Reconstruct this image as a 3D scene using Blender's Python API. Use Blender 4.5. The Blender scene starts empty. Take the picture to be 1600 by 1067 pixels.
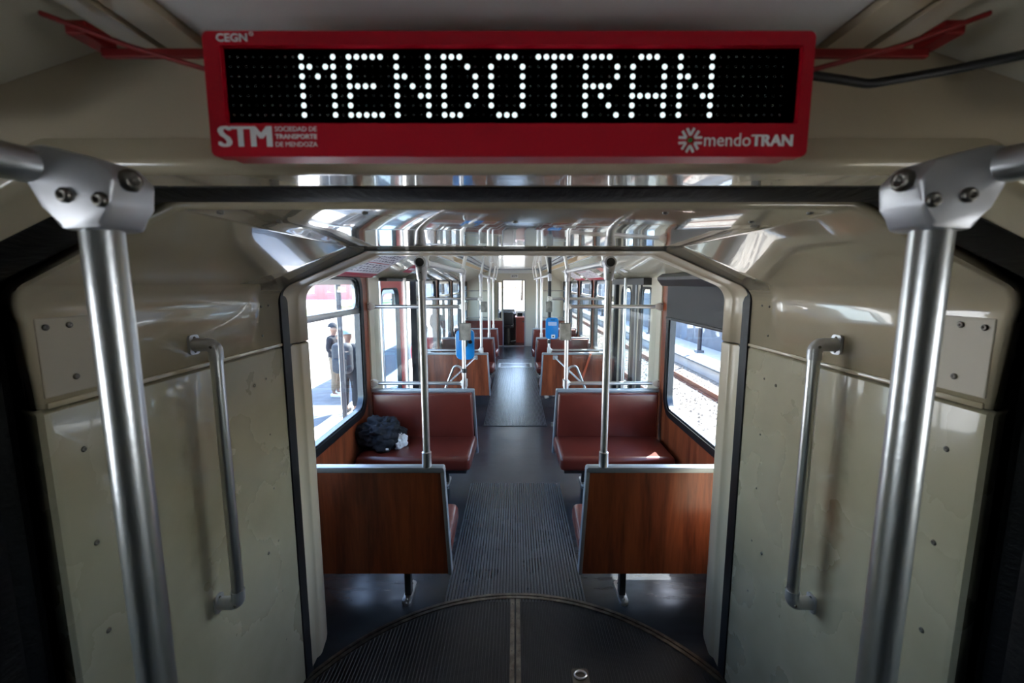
import bpy, bmesh, math, random
from mathutils import Vector, Matrix, Euler
random.seed(7)
SC = bpy.context.scene
C = SC.collection
PI = math.pi
EYE = 1.62

# ------------------------------------------------------------------ camera, sky, sun, exposure
cam_d = bpy.data.cameras.new('camera'); cam = bpy.data.objects.new('camera', cam_d); C.objects.link(cam)
cam_d.sensor_width = 36.0; cam_d.lens = 680 / 1600 * 36
cam_d.shift_x = -5 / 1600
cam_d.clip_start = 0.02; cam_d.clip_end = 400
cam.location = (0, 0, EYE); cam.rotation_euler = (PI / 2 - math.atan(91 / 680), 0, 0)
cam_d.dof.use_dof = True; cam_d.dof.focus_distance = 3.6; cam_d.dof.aperture_fstop = 5.6
SC.camera = cam
w = bpy.data.worlds.new('sky'); SC.world = w; w.use_nodes = True
nt = w.node_tree; bgn = nt.nodes['Background']
sky = nt.nodes.new('ShaderNodeTexSky'); sky.sky_type = 'NISHITA'; sky.sun_disc = False
SUN_DIR = Vector((0.50, 0.56, 1.0)).normalized()          # towards the sun: right side, high
sky.sun_elevation = math.asin(SUN_DIR.z); sky.sun_rotation = math.atan2(SUN_DIR.x, SUN_DIR.y)
sky.air_density = 1.0; sky.dust_density = 1.5; sky.ozone_density = 1.0
nt.links.new(sky.outputs[0], bgn.inputs[0]); bgn.inputs[1].default_value = 0.40
sd = bpy.data.lights.new('sun', 'SUN'); sd.energy = 8.0; sd.angle = 0.0093; sd.color = (1.0, 0.95, 0.87)
sun = bpy.data.objects.new('sun', sd); C.objects.link(sun)
sun.rotation_euler = SUN_DIR.to_track_quat('Z', 'Y').to_euler(); sun.location = (10, 5, 20)
vs = SC.view_settings
vs.view_transform = 'Standard'; vs.look = 'None'; vs.gamma = 1.0; vs.use_curve_mapping = False
vs.exposure = 2.2

# ------------------------------------------------------------------ materials
def mat(name, col, rough=0.5, metal=0.0, spec=0.5, coat=0.0, var=0.0, vscale=4.0, col2=None, bump=0.0, bscale=30.0,
        stretch=(1, 1, 1), emit=None, estr=0.0, detail=4.0, rvar=0.0, lo=0.35, hi=0.65, coatr=0.03):
    m = bpy.data.materials.new(name); m.use_nodes = True
    t = m.node_tree; b = t.nodes['Principled BSDF']
    b.inputs['Base Color'].default_value = (*col, 1); b.inputs['Roughness'].default_value = rough
    b.inputs['Metallic'].default_value = metal; b.inputs['Specular IOR Level'].default_value = spec
    b.inputs['Coat Weight'].default_value = coat; b.inputs['Coat Roughness'].default_value = coatr
    if emit: b.inputs['Emission Color'].default_value = (*emit, 1); b.inputs['Emission Strength'].default_value = estr
    if var or bump or rvar:
        g = t.nodes.new('ShaderNodeNewGeometry'); mp = t.nodes.new('ShaderNodeMapping')
        t.links.new(g.outputs['Position'], mp.inputs['Vector']); mp.inputs['Scale'].default_value = stretch
        n = t.nodes.new('ShaderNodeTexNoise'); n.inputs['Scale'].default_value = vscale; n.inputs['Detail'].default_value = detail
        t.links.new(mp.outputs[0], n.inputs['Vector'])
        r = t.nodes.new('ShaderNodeMapRange'); r.inputs[1].default_value = lo; r.inputs[2].default_value = hi
        t.links.new(n.outputs[0], r.inputs[0])
        if var:
            c2 = col2 or tuple(min(1, v * (1 - var)) for v in col)
            mx = t.nodes.new('ShaderNodeMix'); mx.data_type = 'RGBA'
            mx.inputs[6].default_value = (*col, 1); mx.inputs[7].default_value = (*c2, 1)
            t.links.new(r.outputs[0], mx.inputs[0]); t.links.new(mx.outputs[2], b.inputs['Base Color'])
        if rvar:
            r2 = t.nodes.new('ShaderNodeMapRange'); r2.inputs[3].default_value = rough; r2.inputs[4].default_value = rough + rvar
            t.links.new(r.outputs[0], r2.inputs[0]); t.links.new(r2.outputs[0], b.inputs['Roughness'])
        if bump:
            n2 = t.nodes.new('ShaderNodeTexNoise'); n2.inputs['Scale'].default_value = bscale; n2.inputs['Detail'].default_value = 3
            t.links.new(mp.outputs[0], n2.inputs['Vector'])
            bp = t.nodes.new('ShaderNodeBump'); bp.inputs['Strength'].default_value = bump; bp.inputs['Distance'].default_value = 0.01
            t.links.new(n2.outputs[0], bp.inputs['Height']); t.links.new(bp.outputs[0], b.inputs['Normal'])
            t.links.new(bp.outputs[0], b.inputs['Coat Normal'])
    return m

def glass_mat(name, tint, dirt=0.0):
    m = bpy.data.materials.new(name); m.use_nodes = True; t = m.node_tree
    for n in list(t.nodes): t.nodes.remove(n)
    o = t.nodes.new('ShaderNodeOutputMaterial'); mx = t.nodes.new('ShaderNodeMixShader')
    tr = t.nodes.new('ShaderNodeBsdfTransparent'); tr.inputs[0].default_value = (*tint, 1)
    gl = t.nodes.new('ShaderNodeBsdfGlossy'); gl.inputs['Roughness'].default_value = 0.01
    lw = t.nodes.new('ShaderNodeLayerWeight'); pw_ = t.nodes.new('ShaderNodeMath'); pw_.operation = 'POWER'; pw_.inputs[1].default_value = 4.5
    f = t.nodes.new('ShaderNodeMath'); f.operation = 'MULTIPLY_ADD'; f.inputs[1].default_value = .7; f.inputs[2].default_value = .03
    t.links.new(lw.outputs['Facing'], pw_.inputs[0]); t.links.new(pw_.outputs[0], f.inputs[0])
    t.links.new(f.outputs[0], mx.inputs[0]); t.links.new(tr.outputs[0], mx.inputs[1]); t.links.new(gl.outputs[0], mx.inputs[2])
    out = mx
    if dirt:
        m2 = t.nodes.new('ShaderNodeMixShader'); d = t.nodes.new('ShaderNodeBsdfDiffuse'); d.inputs[0].default_value = (.8, .8, .78, 1)
        n = t.nodes.new('ShaderNodeTexNoise'); n.inputs['Scale'].default_value = 9; n.inputs['Detail'].default_value = 6
        g = t.nodes.new('ShaderNodeNewGeometry'); t.links.new(g.outputs['Position'], n.inputs['Vector'])
        r = t.nodes.new('ShaderNodeMapRange'); r.inputs[1].default_value = .4; r.inputs[2].default_value = .8; r.inputs[4].default_value = dirt
        t.links.new(n.outputs[0], r.inputs[0]); t.links.new(r.outputs[0], m2.inputs[0])
        t.links.new(mx.outputs[0], m2.inputs[1]); t.links.new(d.outputs[0], m2.inputs[2]); out = m2
    t.links.new(out.outputs[0], o.inputs[0])
    return m

M = {}
M['cream'] = mat('cream_paint', (.58, .485, .345), .22, coat=.5, var=.10, vscale=2.5, bump=.02, bscale=2.0)
M['cream_gloss'] = mat('cream_gloss_laminate', (.56, .475, .33), .14, coat=1.0, var=.06, vscale=3, bump=.05, bscale=3.5, coatr=.015)
M['cream_panel'] = mat('cream_worn_panel', (.57, .515, .365), .24, coat=.5, var=.5, col2=(.47, .42, .28), vscale=3.4, rvar=.2, detail=7, lo=.40, hi=.66, bump=.025, bscale=2.2)
def grime(m):
    t = m.node_tree; b = t.nodes['Principled BSDF']; src = b.inputs['Base Color'].links[0].from_socket
    g = t.nodes.new('ShaderNodeNewGeometry'); sp = t.nodes.new('ShaderNodeSeparateXYZ'); t.links.new(g.outputs['Position'], sp.inputs[0])
    n = t.nodes.new('ShaderNodeTexNoise'); n.inputs['Scale'].default_value = 14; n.inputs['Detail'].default_value = 6; t.links.new(g.outputs['Position'], n.inputs['Vector'])
    def mth(op, a, b2):
        q = t.nodes.new('ShaderNodeMath'); q.operation = op
        for i, v in enumerate((a, b2)):
            if isinstance(v, (int, float)): q.inputs[i].default_value = v
            else: t.links.new(v, q.inputs[i])
        return q.outputs[0]
    d = mth('ABSOLUTE', mth('SUBTRACT', mth('ADD', sp.outputs[1], mth('MULTIPLY', n.outputs[0], .06)), 1.14), 0)
    mk = t.nodes.new('ShaderNodeMapRange'); mk.interpolation_type = 'SMOOTHSTEP'; mk.inputs[1].default_value = .055; mk.inputs[2].default_value = .012; t.links.new(d, mk.inputs[0])
    zz = t.nodes.new('ShaderNodeMapRange'); zz.interpolation_type = 'SMOOTHSTEP'; zz.inputs[1].default_value = .60; zz.inputs[2].default_value = .85; t.links.new(sp.outputs[2], zz.inputs[0])
    f = mth('MULTIPLY', mth('MULTIPLY', mk.outputs[0], zz.outputs[0]), mth('MULTIPLY', n.outputs[0], .8))
    mx = t.nodes.new('ShaderNodeMix'); mx.data_type = 'RGBA'; t.links.new(f, mx.inputs[0]); t.links.new(src, mx.inputs[6]); mx.inputs[7].default_value = (.20, .155, .07, 1)
    t.links.new(mx.outputs[2], b.inputs['Base Color'])
grime(M['cream_panel'])
M['portal'] = mat('portal_cream', (.62, .53, .39), .32, coat=.2, coatr=.1)
M['cover'] = mat('cover_plate_cream', (.52, .45, .335), .42)
M['rib'] = mat('worn_rib_rubber', (.078, .087, .096), .28, var=.4, vscale=5)
M['cream_far'] = mat('cream_wall', (.60, .56, .45), .3, coat=.3)
M['cornice'] = mat('cornice_laminate', (.66, .60, .45), .16, coat=.7)
M['ceiling'] = mat('white_ceiling', (.78, .78, .75), .2, coat=.6)
M['near_ceiling'] = mat('grey_ceiling', (.80, .80, .80), .30)
M['yellow'] = mat('ochre_diffuser', (.80, .56, .26), .35, coat=.3)
M['rubber'] = mat('black_rubber', (.004, .004, .005), .6, spec=.18, bump=.35, bscale=60, stretch=(1, .4, 1))
M['seal'] = mat('black_seal', (.007, .008, .010), .42, spec=.3)
M['dark'] = mat('dark_plastic', (.02, .02, .022), .45)
M['blind'] = mat('charcoal_blind', (.045, .046, .05), .6)
M['alu'] = mat('brushed_aluminium', (.62, .63, .64), .3, metal=1.0, bump=.03, bscale=200)
M['steel'] = mat('polished_steel', (.62, .62, .62), .34, metal=1.0)
M['cast'] = mat('cast_aluminium', (.56, .56, .58), .42, metal=.75)
M['white_cast'] = mat('pale_fitting', (.75, .74, .70), .35, metal=.3)
M['bolt'] = mat('steel_bolt', (.20, .185, .165), .35, metal=1.0)
M['trim'] = mat('grey_edge_trim', (.33, .36, .39), .34, metal=.4)
M['bead'] = mat('dark_window_bead', (.06, .07, .08), .25, metal=.5)
M['leather'] = mat('burgundy_leatherette', (.125, .021, .013), .30, coat=.25, coatr=.18, var=.25, vscale=5, bump=.05, bscale=160)
M['floor'] = mat('dark_lino', (.026, .031, .037), .18, var=.25, vscale=5, stretch=(1, 4, 1), rvar=.08, bump=.02, bscale=30)
M['mat'] = mat('ribbed_rubber', (.030, .035, .040), .26, var=.35, vscale=6)
M['disc'] = mat('turntable_rubber', (.012, .0115, .0115), .48, var=.4, vscale=8)
M['bronze'] = mat('worn_metal_rim', (.22, .19, .155), .42, metal=1.0, var=.5, vscale=25)
M['red'] = mat('sign_red', (.47, .004, .018), .4, spec=.35)
M['dred'] = mat('bracket_red', (.22, .012, .012), .5, spec=.25)
M['doorred'] = mat('door_red', (.78, .03, .035), .3, coat=.5)
M['black'] = mat('display_black', (.006, .007, .008), .12)
M['led'] = mat('led_on', (.9, 1, 1), .4, emit=(.80, .97, 1.0), estr=.40)
M['ledoff'] = mat('led_off', (.022, .026, .028), .3)
M['white'] = mat('white_print', (.78, .78, .78), .5)
M['green'] = mat('green_print', (.03, .25, .05), .5)
M['wred'] = mat('poster_red', (.45, .02, .05), .45)
M['paper'] = mat('poster_paper', (.80, .79, .84), .45)
M['ink'] = mat('poster_ink', (.22, .2, .26), .5)
M['pink'] = mat('poster_pink', (.75, .35, .32), .5)
M['blue'] = mat('reader_blue', (.01, .22, .62), .3, coat=.3)
M['screen'] = mat('reader_screen', (.40, .50, .72), .2)
M['boxgrey'] = mat('worn_grey_box', (.30, .29, .26), .5, var=.5, vscale=18)
M['cablack'] = mat('cab_black', (.012, .012, .014), .5)
M['cloth'] = mat('black_cloth', (.006, .0065, .010), .8, bump=.3, bscale=60)
M['wcloth'] = mat('white_cloth', (.72, .71, .70), .8, bump=.3, bscale=80)
M['redpanel'] = mat('maroon_panel', (.16, .028, .022), .35)
M['roof'] = mat('roof_metal', (.5, .5, .5), .5)
M['glass'] = glass_mat('window_glass', (.95, .98, .99), .006)
M['screenglass'] = glass_mat('screen_glass', (.97, .985, .98), .03)
M['doorglass'] = glass_mat('door_glass', (.80, .90, .95), .03)
M['tint'] = glass_mat('tinted_door_glass', (.65, .72, .78), .04)
# outdoors
M['paving'] = mat('pale_paving', (.62, .59, .55), .8, var=.2, vscale=1.5)
M['kerbs_and_shade'] = mat('grey_kerb_and_shade', (.13, .155, .18), .8, var=.3, vscale=5)  # grey of coping and bases, darkened to paint the shade on the paving
M['ballast'] = mat('ballast_bed', (.27, .245, .21), .9, var=.6, vscale=22, bump=.8, bscale=28)
M['stone'] = mat('ballast_stone', (.30, .275, .24), .9, var=.6, vscale=9)
M['rail'] = mat('rusty_rail', (.16, .07, .045), .6, metal=.4)
M['platform'] = mat('platform_concrete', (.40, .41, .42), .8, var=.15, vscale=2)
M['wallc'] = mat('concrete_wall', (.13, .15, .18), .85, var=.25, vscale=3)
M['leaf'] = mat('tree_leaves', (.07, .12, .045), .7, var=.5, vscale=6)
M['bark'] = mat('tree_bark', (.12, .085, .06), .9)
M['lawn'] = mat('lawn_grass', (.20, .34, .08), .9, var=.3, vscale=6)
M['bwhite'] = mat('white_render', (.68, .66, .64), .8)
M['bpink'] = mat('pale_red_render', (.55, .22, .20), .8)
M['bgrey'] = mat('grey_render', (.45, .46, .48), .8)
M['bglass'] = mat('far_window', (.06, .08, .10), .15)
M['post'] = mat('dark_post', (.018, .02, .03), .4)
M['skin'] = mat('skin', (.22, .115, .08), .55)
M['navy'] = mat('navy_cloth', (.007, .009, .016), .8)
M['beige'] = mat('beige_cloth', (.20, .155, .11), .8)
M['greycloth'] = mat('grey_cloth', (.030, .038, .05), .75)
M['jeans'] = mat('dark_jeans', (.010, .012, .018), .85)
M['shoe'] = mat('white_shoe', (.7, .7, .7), .6)
M['redcloth'] = mat('red_cloth', (.42, .04, .05), .75)
M['lightblue'] = mat('light_blue_cloth', (.20, .30, .36), .75)
M['hair'] = mat('dark_hair', (.02, .014, .010), .6)

def wood_mat(name, a, b):
    m = bpy.data.materials.new(name); m.use_nodes = True; t = m.node_tree; bs = t.nodes['Principled BSDF']
    g = t.nodes.new('ShaderNodeNewGeometry'); mp = t.nodes.new('ShaderNodeMapping'); mp.inputs['Scale'].default_value = (9, 9, .8)
    t.links.new(g.outputs['Position'], mp.inputs['Vector'])
    n = t.nodes.new('ShaderNodeTexNoise'); n.inputs['Scale'].default_value = 1.6; n.inputs['Detail'].default_value = 7; n.inputs['Distortion'].default_value = .6
    t.links.new(mp.outputs[0], n.inputs['Vector'])
    n2 = t.nodes.new('ShaderNodeTexNoise'); n2.inputs['Scale'].default_value = 12; n2.inputs['Detail'].default_value = 4
    t.links.new(mp.outputs[0], n2.inputs['Vector'])
    ad = t.nodes.new('ShaderNodeMath'); ad.operation = 'MULTIPLY_ADD'; ad.inputs[1].default_value = .35
    t.links.new(n2.outputs[0], ad.inputs[0]); t.links.new(n.outputs[0], ad.inputs[2])
    cr = t.nodes.new('ShaderNodeValToRGB'); cr.color_ramp.elements[0].position = .45; cr.color_ramp.elements[1].position = .85
    cr.color_ramp.elements[0].color = (*b, 1); cr.color_ramp.elements[1].color = (*a, 1)
    t.links.new(ad.outputs[0], cr.inputs[0]); t.links.new(cr.outputs[0], bs.inputs['Base Color'])
    bs.inputs['Roughness'].default_value = .3; bs.inputs['Coat Weight'].default_value = .06; bs.inputs['Coat Roughness'].default_value = .1
    return m
M['wood'] = wood_mat('mahogany_laminate', (.33, .082, .030), (.11, .023, .011))

# ------------------------------------------------------------------ helpers
def root_loc(o):
    v = Vector((0, 0, 0))
    while o is not None:
        v += o.location; o = o.parent
    return v

def link(name, me, m, parent=None, smooth=False):
    o = bpy.data.objects.new(name, me); C.objects.link(o)
    if m is not None and not me.materials: me.materials.append(M[m] if isinstance(m, str) else m)
    if parent is not None:
        o.parent = parent
    return o

def obj(name, bm, m, parent=None, smooth=False, angle=40):
    """bmesh in world coordinates -> one mesh object"""
    bmesh.ops.recalc_face_normals(bm, faces=bm.faces)
    if parent is not None: bmesh.ops.translate(bm, verts=bm.verts, vec=-root_loc(parent))
    if smooth:
        for f in bm.faces: f.smooth = True
        ca = math.radians(angle)
        for e in bm.edges:
            if len(e.link_faces) == 2 and e.calc_face_angle(0) > ca: e.smooth = False
    me = bpy.data.meshes.new(name); bm.to_mesh(me); bm.free()
    o = link(name, me, m, parent)
    if smooth and angle in (60, 70): wn = o.modifiers.new('weighted', 'WEIGHTED_NORMAL'); wn.keep_sharp = True; wn.weight = 100
    return o

def tag(o, label=None, cat=None, group=None, kind=None):
    if label: o['label'] = label
    if cat: o['category'] = cat
    if group: o['group'] = group
    if kind: o['kind'] = kind
    return o

def thing(name, loc, label=None, cat=None, group=None, kind=None):
    o = bpy.data.objects.new(name, None); o.empty_display_size = .05; C.objects.link(o); o.location = loc
    return tag(o, label, cat, group, kind)

def struct(name, label, loc=(0, 0, 0), cat=None):
    o = thing(name, loc, label, cat or name.split('_')[0]); o['kind'] = 'structure'; return o

def box(x0, x1, y0, y1, z0, z1, bm=None, bev=0.0, seg=2):
    b = bmesh.new()
    bmesh.ops.create_cube(b, size=1)
    bmesh.ops.scale(b, vec=(x1 - x0, y1 - y0, z1 - z0), verts=b.verts)
    bmesh.ops.translate(b, vec=((x0 + x1) / 2, (y0 + y1) / 2, (z0 + z1) / 2), verts=b.verts)
    if bev: bmesh.ops.bevel(b, geom=list(b.edges), offset=bev, segments=seg, profile=.5, affect='EDGES')
    return merge(bm, b)

def merge(bm, b):
    if bm is None: return b
    me = bpy.data.meshes.new('tmp'); b.to_mesh(me); b.free(); bm.from_mesh(me); bpy.data.meshes.remove(me); return bm

def tube(path, r, seg=16, bm=None, caps=True):
    bm = bm or bmesh.new(); path = [Vector(p) for p in path]; rings = []
    n = len(path); rr = r if isinstance(r, (list, tuple)) else [r] * n
    up = None
    for i, p in enumerate(path):
        d = (path[min(i + 1, n - 1)] - path[max(i - 1, 0)]).normalized()
        if up is None: up = Vector((0, 0, 1)) if abs(d.z) < .9 else Vector((1, 0, 0))
        a = d.cross(up).normalized(); b2 = a.cross(d).normalized(); up = b2
        rings.append([bm.verts.new(p + (a * math.cos(2 * PI * k / seg) + b2 * math.sin(2 * PI * k / seg)) * rr[i]) for k in range(seg)])
    for i in range(n - 1):
        for k in range(seg):
            bm.faces.new((rings[i][k], rings[i][(k + 1) % seg], rings[i + 1][(k + 1) % seg], rings[i + 1][k]))
    if caps: bm.faces.new(rings[0]); bm.faces.new(rings[-1])
    return bm

def arc_path(pts, r, n=8):
    """polyline in 3D with rounded corners"""
    pts = [Vector(p) for p in pts]; out = [pts[0]]
    for i in range(1, len(pts) - 1):
        a, b, c = pts[i - 1], pts[i], pts[i + 1]; u = (a - b).normalized(); v = (c - b).normalized()
        ang = u.angle(v); rad = r[i - 1] if isinstance(r, (list, tuple)) else r
        if rad <= 0 or ang > PI - .01: out.append(b); continue
        d = min(rad / math.tan(ang / 2), (a - b).length * .49, (c - b).length * .49); R = d * math.tan(ang / 2)
        cen = b + (u + v).normalized() * (R / math.sin(ang / 2)); s = b + u * d - cen; e = b + v * d - cen
        tot = s.angle(e); ax = s.cross(e).normalized()
        for k in range(n + 1): out.append(cen + Matrix.Rotation(tot * k / n, 3, ax) @ s)
    out.append(pts[-1]); return out

def prism(poly, axis, a, b, bm=None, bev=0.0):
    """poly: 2D points in the other two axes (cyclic order: X->(y,z), Y->(x,z), Z->(x,y))"""
    bm2 = bmesh.new()
    def P(p, t):
        return {'X': (t, p[0], p[1]), 'Y': (p[0], t, p[1]), 'Z': (p[0], p[1], t)}[axis]
    v0 = [bm2.verts.new(P(p, a)) for p in poly]; v1 = [bm2.verts.new(P(p, b)) for p in poly]; n = len(poly)
    bm2.faces.new(v0); bm2.faces.new(v1[::-1])
    for i in range(n): bm2.faces.new((v0[i], v0[(i + 1) % n], v1[(i + 1) % n], v1[i]))
    if bev: bmesh.ops.bevel(bm2, geom=list(bm2.edges), offset=bev, segments=2, profile=.5, affect='EDGES')
    return merge(bm, bm2)

def rrect(a0, a1, b0, b1, r, n=5):
    out = []
    for cx, cy, s in ((a1 - r, b1 - r, 0), (a0 + r, b1 - r, PI / 2), (a0 + r, b0 + r, PI), (a1 - r, b0 + r, 1.5 * PI)):
        for k in range(n + 1): t = s + PI / 2 * k / n; out.append((cx + r * math.cos(t), cy + r * math.sin(t)))
    return out

def rect(a0, a1, b0, b1): return [(a0, b0), (a1, b0), (a1, b1), (a0, b1)]

def plate(outer, holes, axis, a, b, bm=None):
    """flat plate with holes, extruded from a to b along axis"""
    b2 = bmesh.new()
    def P(p, t): return {'X': (t, p[0], p[1]), 'Y': (p[0], t, p[1]), 'Z': (p[0], p[1], t)}[axis]
    edges = []
    for lp in [outer] + holes:
        v = [b2.verts.new(P(p, a)) for p in lp]
        edges += [b2.edges.new((v[i], v[(i + 1) % len(v)])) for i in range(len(v))]
    bmesh.ops.triangle_fill(b2, use_beauty=True, use_dissolve=False, edges=edges)
    r = bmesh.ops.extrude_face_region(b2, geom=list(b2.faces))
    vv = [g for g in r['geom'] if isinstance(g, bmesh.types.BMVert)]
    d = {'X': (b - a, 0, 0), 'Y': (0, b - a, 0), 'Z': (0, 0, b - a)}[axis]
    bmesh.ops.translate(b2, verts=vv, vec=d)
    return merge(bm, b2)

_shared = {}
def shared(key, make, m):
    if key not in _shared:
        bm = make(); bmesh.ops.recalc_face_normals(bm, faces=bm.faces)
        for f in bm.faces: f.smooth = True
        me = bpy.data.meshes.new(key); bm.to_mesh(me); bm.free(); me.materials.append(M[m]); _shared[key] = me
    return _shared[key]

def bolt_bm(r=.0068, h=.0045):
    b = bmesh.new(); seg = 10; prof = [(r, 0), (r, h * .5), (r * .75, h), (r * .4, h), (r * .34, h * .55)]
    rings = [[b.verts.new((q * math.cos(2 * PI * k / seg), q * math.sin(2 * PI * k / seg), z)) for k in range(seg)] for q, z in prof]
    for i in range(len(rings) - 1):
        for k in range(seg): b.faces.new((rings[i][k], rings[i][(k + 1) % seg], rings[i + 1][(k + 1) % seg], rings[i + 1][k]))
    b.faces.new(rings[-1]); return b

def bolt(parent, loc, nrm, s=1.0, name='bolt', m='bolt'):
    o = link(name, shared('bolt_' + m, bolt_bm, m), None, parent)
    o.location = Vector(loc) - root_loc(parent); o.rotation_euler = Vector(nrm).to_track_quat('Z', 'Y').to_euler(); o.scale = (s, s, s)
    return o

def text_bm(s, font_off=0.0, spacing=1.0):
    cu = bpy.data.curves.new('txt', 'FONT'); cu.body = s; cu.size = 1; cu.offset = font_off; cu.space_character = spacing; cu.resolution_u = 3
    cu.extrude = 0.01
    o = bpy.data.objects.new('txt', cu); C.objects.link(o); bpy.context.view_layer.update()
    me = bpy.data.meshes.new_from_object(o.evaluated_get(bpy.context.evaluated_depsgraph_get()))
    b = bmesh.new(); b.from_mesh(me)
    bpy.data.objects.remove(o); bpy.data.curves.remove(cu); bpy.data.meshes.remove(me)
    return b

def fit(b, x0, x1, z0, z1, y, thick=.0006):
    """text (in XY) -> upright in the XZ plane facing -Y, fitted to a rectangle"""
    xs = [v.co.x for v in b.verts]; ys = [v.co.y for v in b.verts]; a0, a1, b0, b1 = min(xs), max(xs), min(ys), max(ys)
    for v in b.verts:
        v.co = Vector((x0 + (v.co.x - a0) / (a1 - a0) * (x1 - x0), y - thick * (.5 + v.co.z * 50), z0 + (v.co.y - b0) / (b1 - b0) * (z1 - z0)))
    return b

SIDES = ((-1, 'left'), (1, 'right'))

# ------------------------------------------------------------------ floor, turntable, mats
fl = struct('floor', 'dark glossy linoleum floor of the tram car', (0, 6, 0))
obj('linoleum', box(-1.28, 1.28, -4.2, 13.2, -.06, 0), 'floor', fl)
def ribs(bm, x0, x1, y0, y1, pitch, h, z=0.0, clip=None):
    n = int((x1 - x0) / pitch)
    for i in range(n + 1):
        x = x0 + i * pitch; a, b = y0, y1
        if clip:
            q = clip(x)
            if q is None: continue
            a, b = q
        w2 = pitch * .28; w1 = pitch * .18
        vs_ = [bm.verts.new(p) for p in ((x - w2, a, z), (x - w1, a, z + h), (x + w1, a, z + h), (x + w2, a, z), (x - w2, b, z), (x - w1, b, z + h), (x + w1, b, z + h), (x + w2, b, z))]
        for f in ((0, 1, 5, 4), (1, 2, 6, 5), (2, 3, 7, 6)): bm.faces.new([vs_[k] for k in f])
    return bm
for (a, b, lab) in ((2.02, 3.36, 'ribbed rubber aisle mat between the two nearest seat bays'),
                    (4.80, 9.2, 'long ribbed rubber aisle mat from the doors towards the driver cab')):
    t = thing('floor_mat', (0, (a + b) / 2, 0), lab, 'mat')
    obj('mat_base', box(-.365, .365, a, b, 0, .004), 'mat', t)
    tag(obj('mat_ribs', ribs(bmesh.new(), -.357, .357, a + .005, b - .005, .0166, .0055, .004), 'rib', t), kind='stuff')
t = thing('floor_hatch', (0, 8.5, .0075), 'bright metal access hatch plate set in the far aisle floor', 'hatch')
obj('plate', plate(rect(-.33, .33, 8.28, 8.72), [rect(-.29, .29, 8.32, 8.68)], 'Z', .0075, .011), 'alu', t)
obj('lid', box(-.285, .285, 8.325, 8.675, .0075, .010), 'mat', t)
TC = (0, 1.08); TR = 1.0
t = thing('turntable', (TC[0], TC[1], 0), 'round ribbed rubber turntable floor of the tram articulation joint', 'turntable')
def disc(r, z0, z1, n=96, rin=0):
    o = [(TC[0] + r * math.cos(2 * PI * k / n), TC[1] + r * math.sin(2 * PI * k / n)) for k in range(n)]
    h = [[(TC[0] + rin * math.cos(2 * PI * k / n), TC[1] + rin * math.sin(2 * PI * k / n)) for k in range(n)]] if rin else []
    return plate(o, h, 'Z', z0, z1)
obj('disc', disc(.972, 0, .006), 'disc', t)
obj('outer_ring', disc(1.006, 0, .013, rin=.990), 'bronze', t, True)
obj('inner_ring', disc(.984, 0, .012, rin=.968), 'bronze', t, True)
obj('gap_ring', disc(.990, 0, .007, rin=.984), 'seal', t)
def clipc(x):
    if abs(x) > .955 or abs(x) < .03: return None
    h = math.sqrt(.966 ** 2 - x * x); return (TC[1] - h, TC[1] + h)
tag(obj('disc_ribs', ribs(bmesh.new(), -.955, .955, 0, 0, .0155, .003, .006, clipc), 'disc', t), kind='stuff')
for dx in (-.014, .014): obj('joint_strip', box(dx - .010, dx + .010, TC[1] - .96, TC[1] + .965, .006, .011, bev=.001), 'bronze', t)
for k in range(9):
    for dx in (-.014, .014): bolt(t, (dx, 1.25 + k * .095, .011), (0, 0, 1), .45, 'screw')
h = obj('pull_plate', prism(rrect(.235, .305, 1.555, 1.635, .012), 'Z', .009, .0115), 'bronze', t)
obj('pull_ring', tube([(.27 + .024 * math.cos(a), 1.60 + .018 * math.sin(a), .0165) for a in [2 * PI * k / 20 for k in range(21)]], .0045, 8, caps=False), 'steel', h, True)

# ------------------------------------------------------------------ articulation tunnel (joint between the two cars)
def tun(off=0.0, z0=0.0, tk=1.0):
    w_ = .86 + off; zc = 1.598; zt = 1.737 + off * tk; xt = .535 + off * .4
    pts = [(-w_, 0, z0), (-w_, 0, zc), (-xt, 0, zt), (xt, 0, zt), (w_, 0, zc), (w_, 0, z0)]
    return [(p.x, p.z) for p in arc_path(pts, [.075, .04, .04, .075], 7)]
def sweep(rows, bm=None):
    """rows: list of (points2d, y or function of (x,z))"""
    bm = bm or bmesh.new(); R = []
    for pts, y in rows: R.append([bm.verts.new((x, y(x, z) if callable(y) else y, z)) for x, z in pts])
    for i in range(len(R) - 1):
        for k in range(len(R[i]) - 1): bm.faces.new((R[i][k], R[i][k + 1], R[i + 1][k + 1], R[i + 1][k]))
    return bm
def sstep(t): t = max(0, min(1, t)); return t * t * (3 - 2 * t)
ynear = lambda d: (lambda x, z: .767 + d - .055 * sstep((z - 1.5) / .2))
ZS = 1.392
art = struct('wall_articulation', 'cream moulded panels lining the tram articulation joint', (0, 1.17, 0), 'wall')
hood = obj('upper_hood', sweep([(tun(.040, ZS), ynear(.012)), (tun(.016, ZS), ynear(.004)), (tun(.008, ZS), ynear(.0)), (tun(.002, ZS), ynear(.003)),
                         (tun(0, ZS), ynear(.010)), (tun(0, ZS), 1.0), (tun(0, ZS), 1.2), (tun(0, ZS), 1.4), (tun(0, ZS), 1.60)]), 'cream_gloss', art, True, 60)
sm = hood.modifiers.new('thick', 'SOLIDIFY'); sm.thickness = .006; sm.offset = 1
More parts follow.
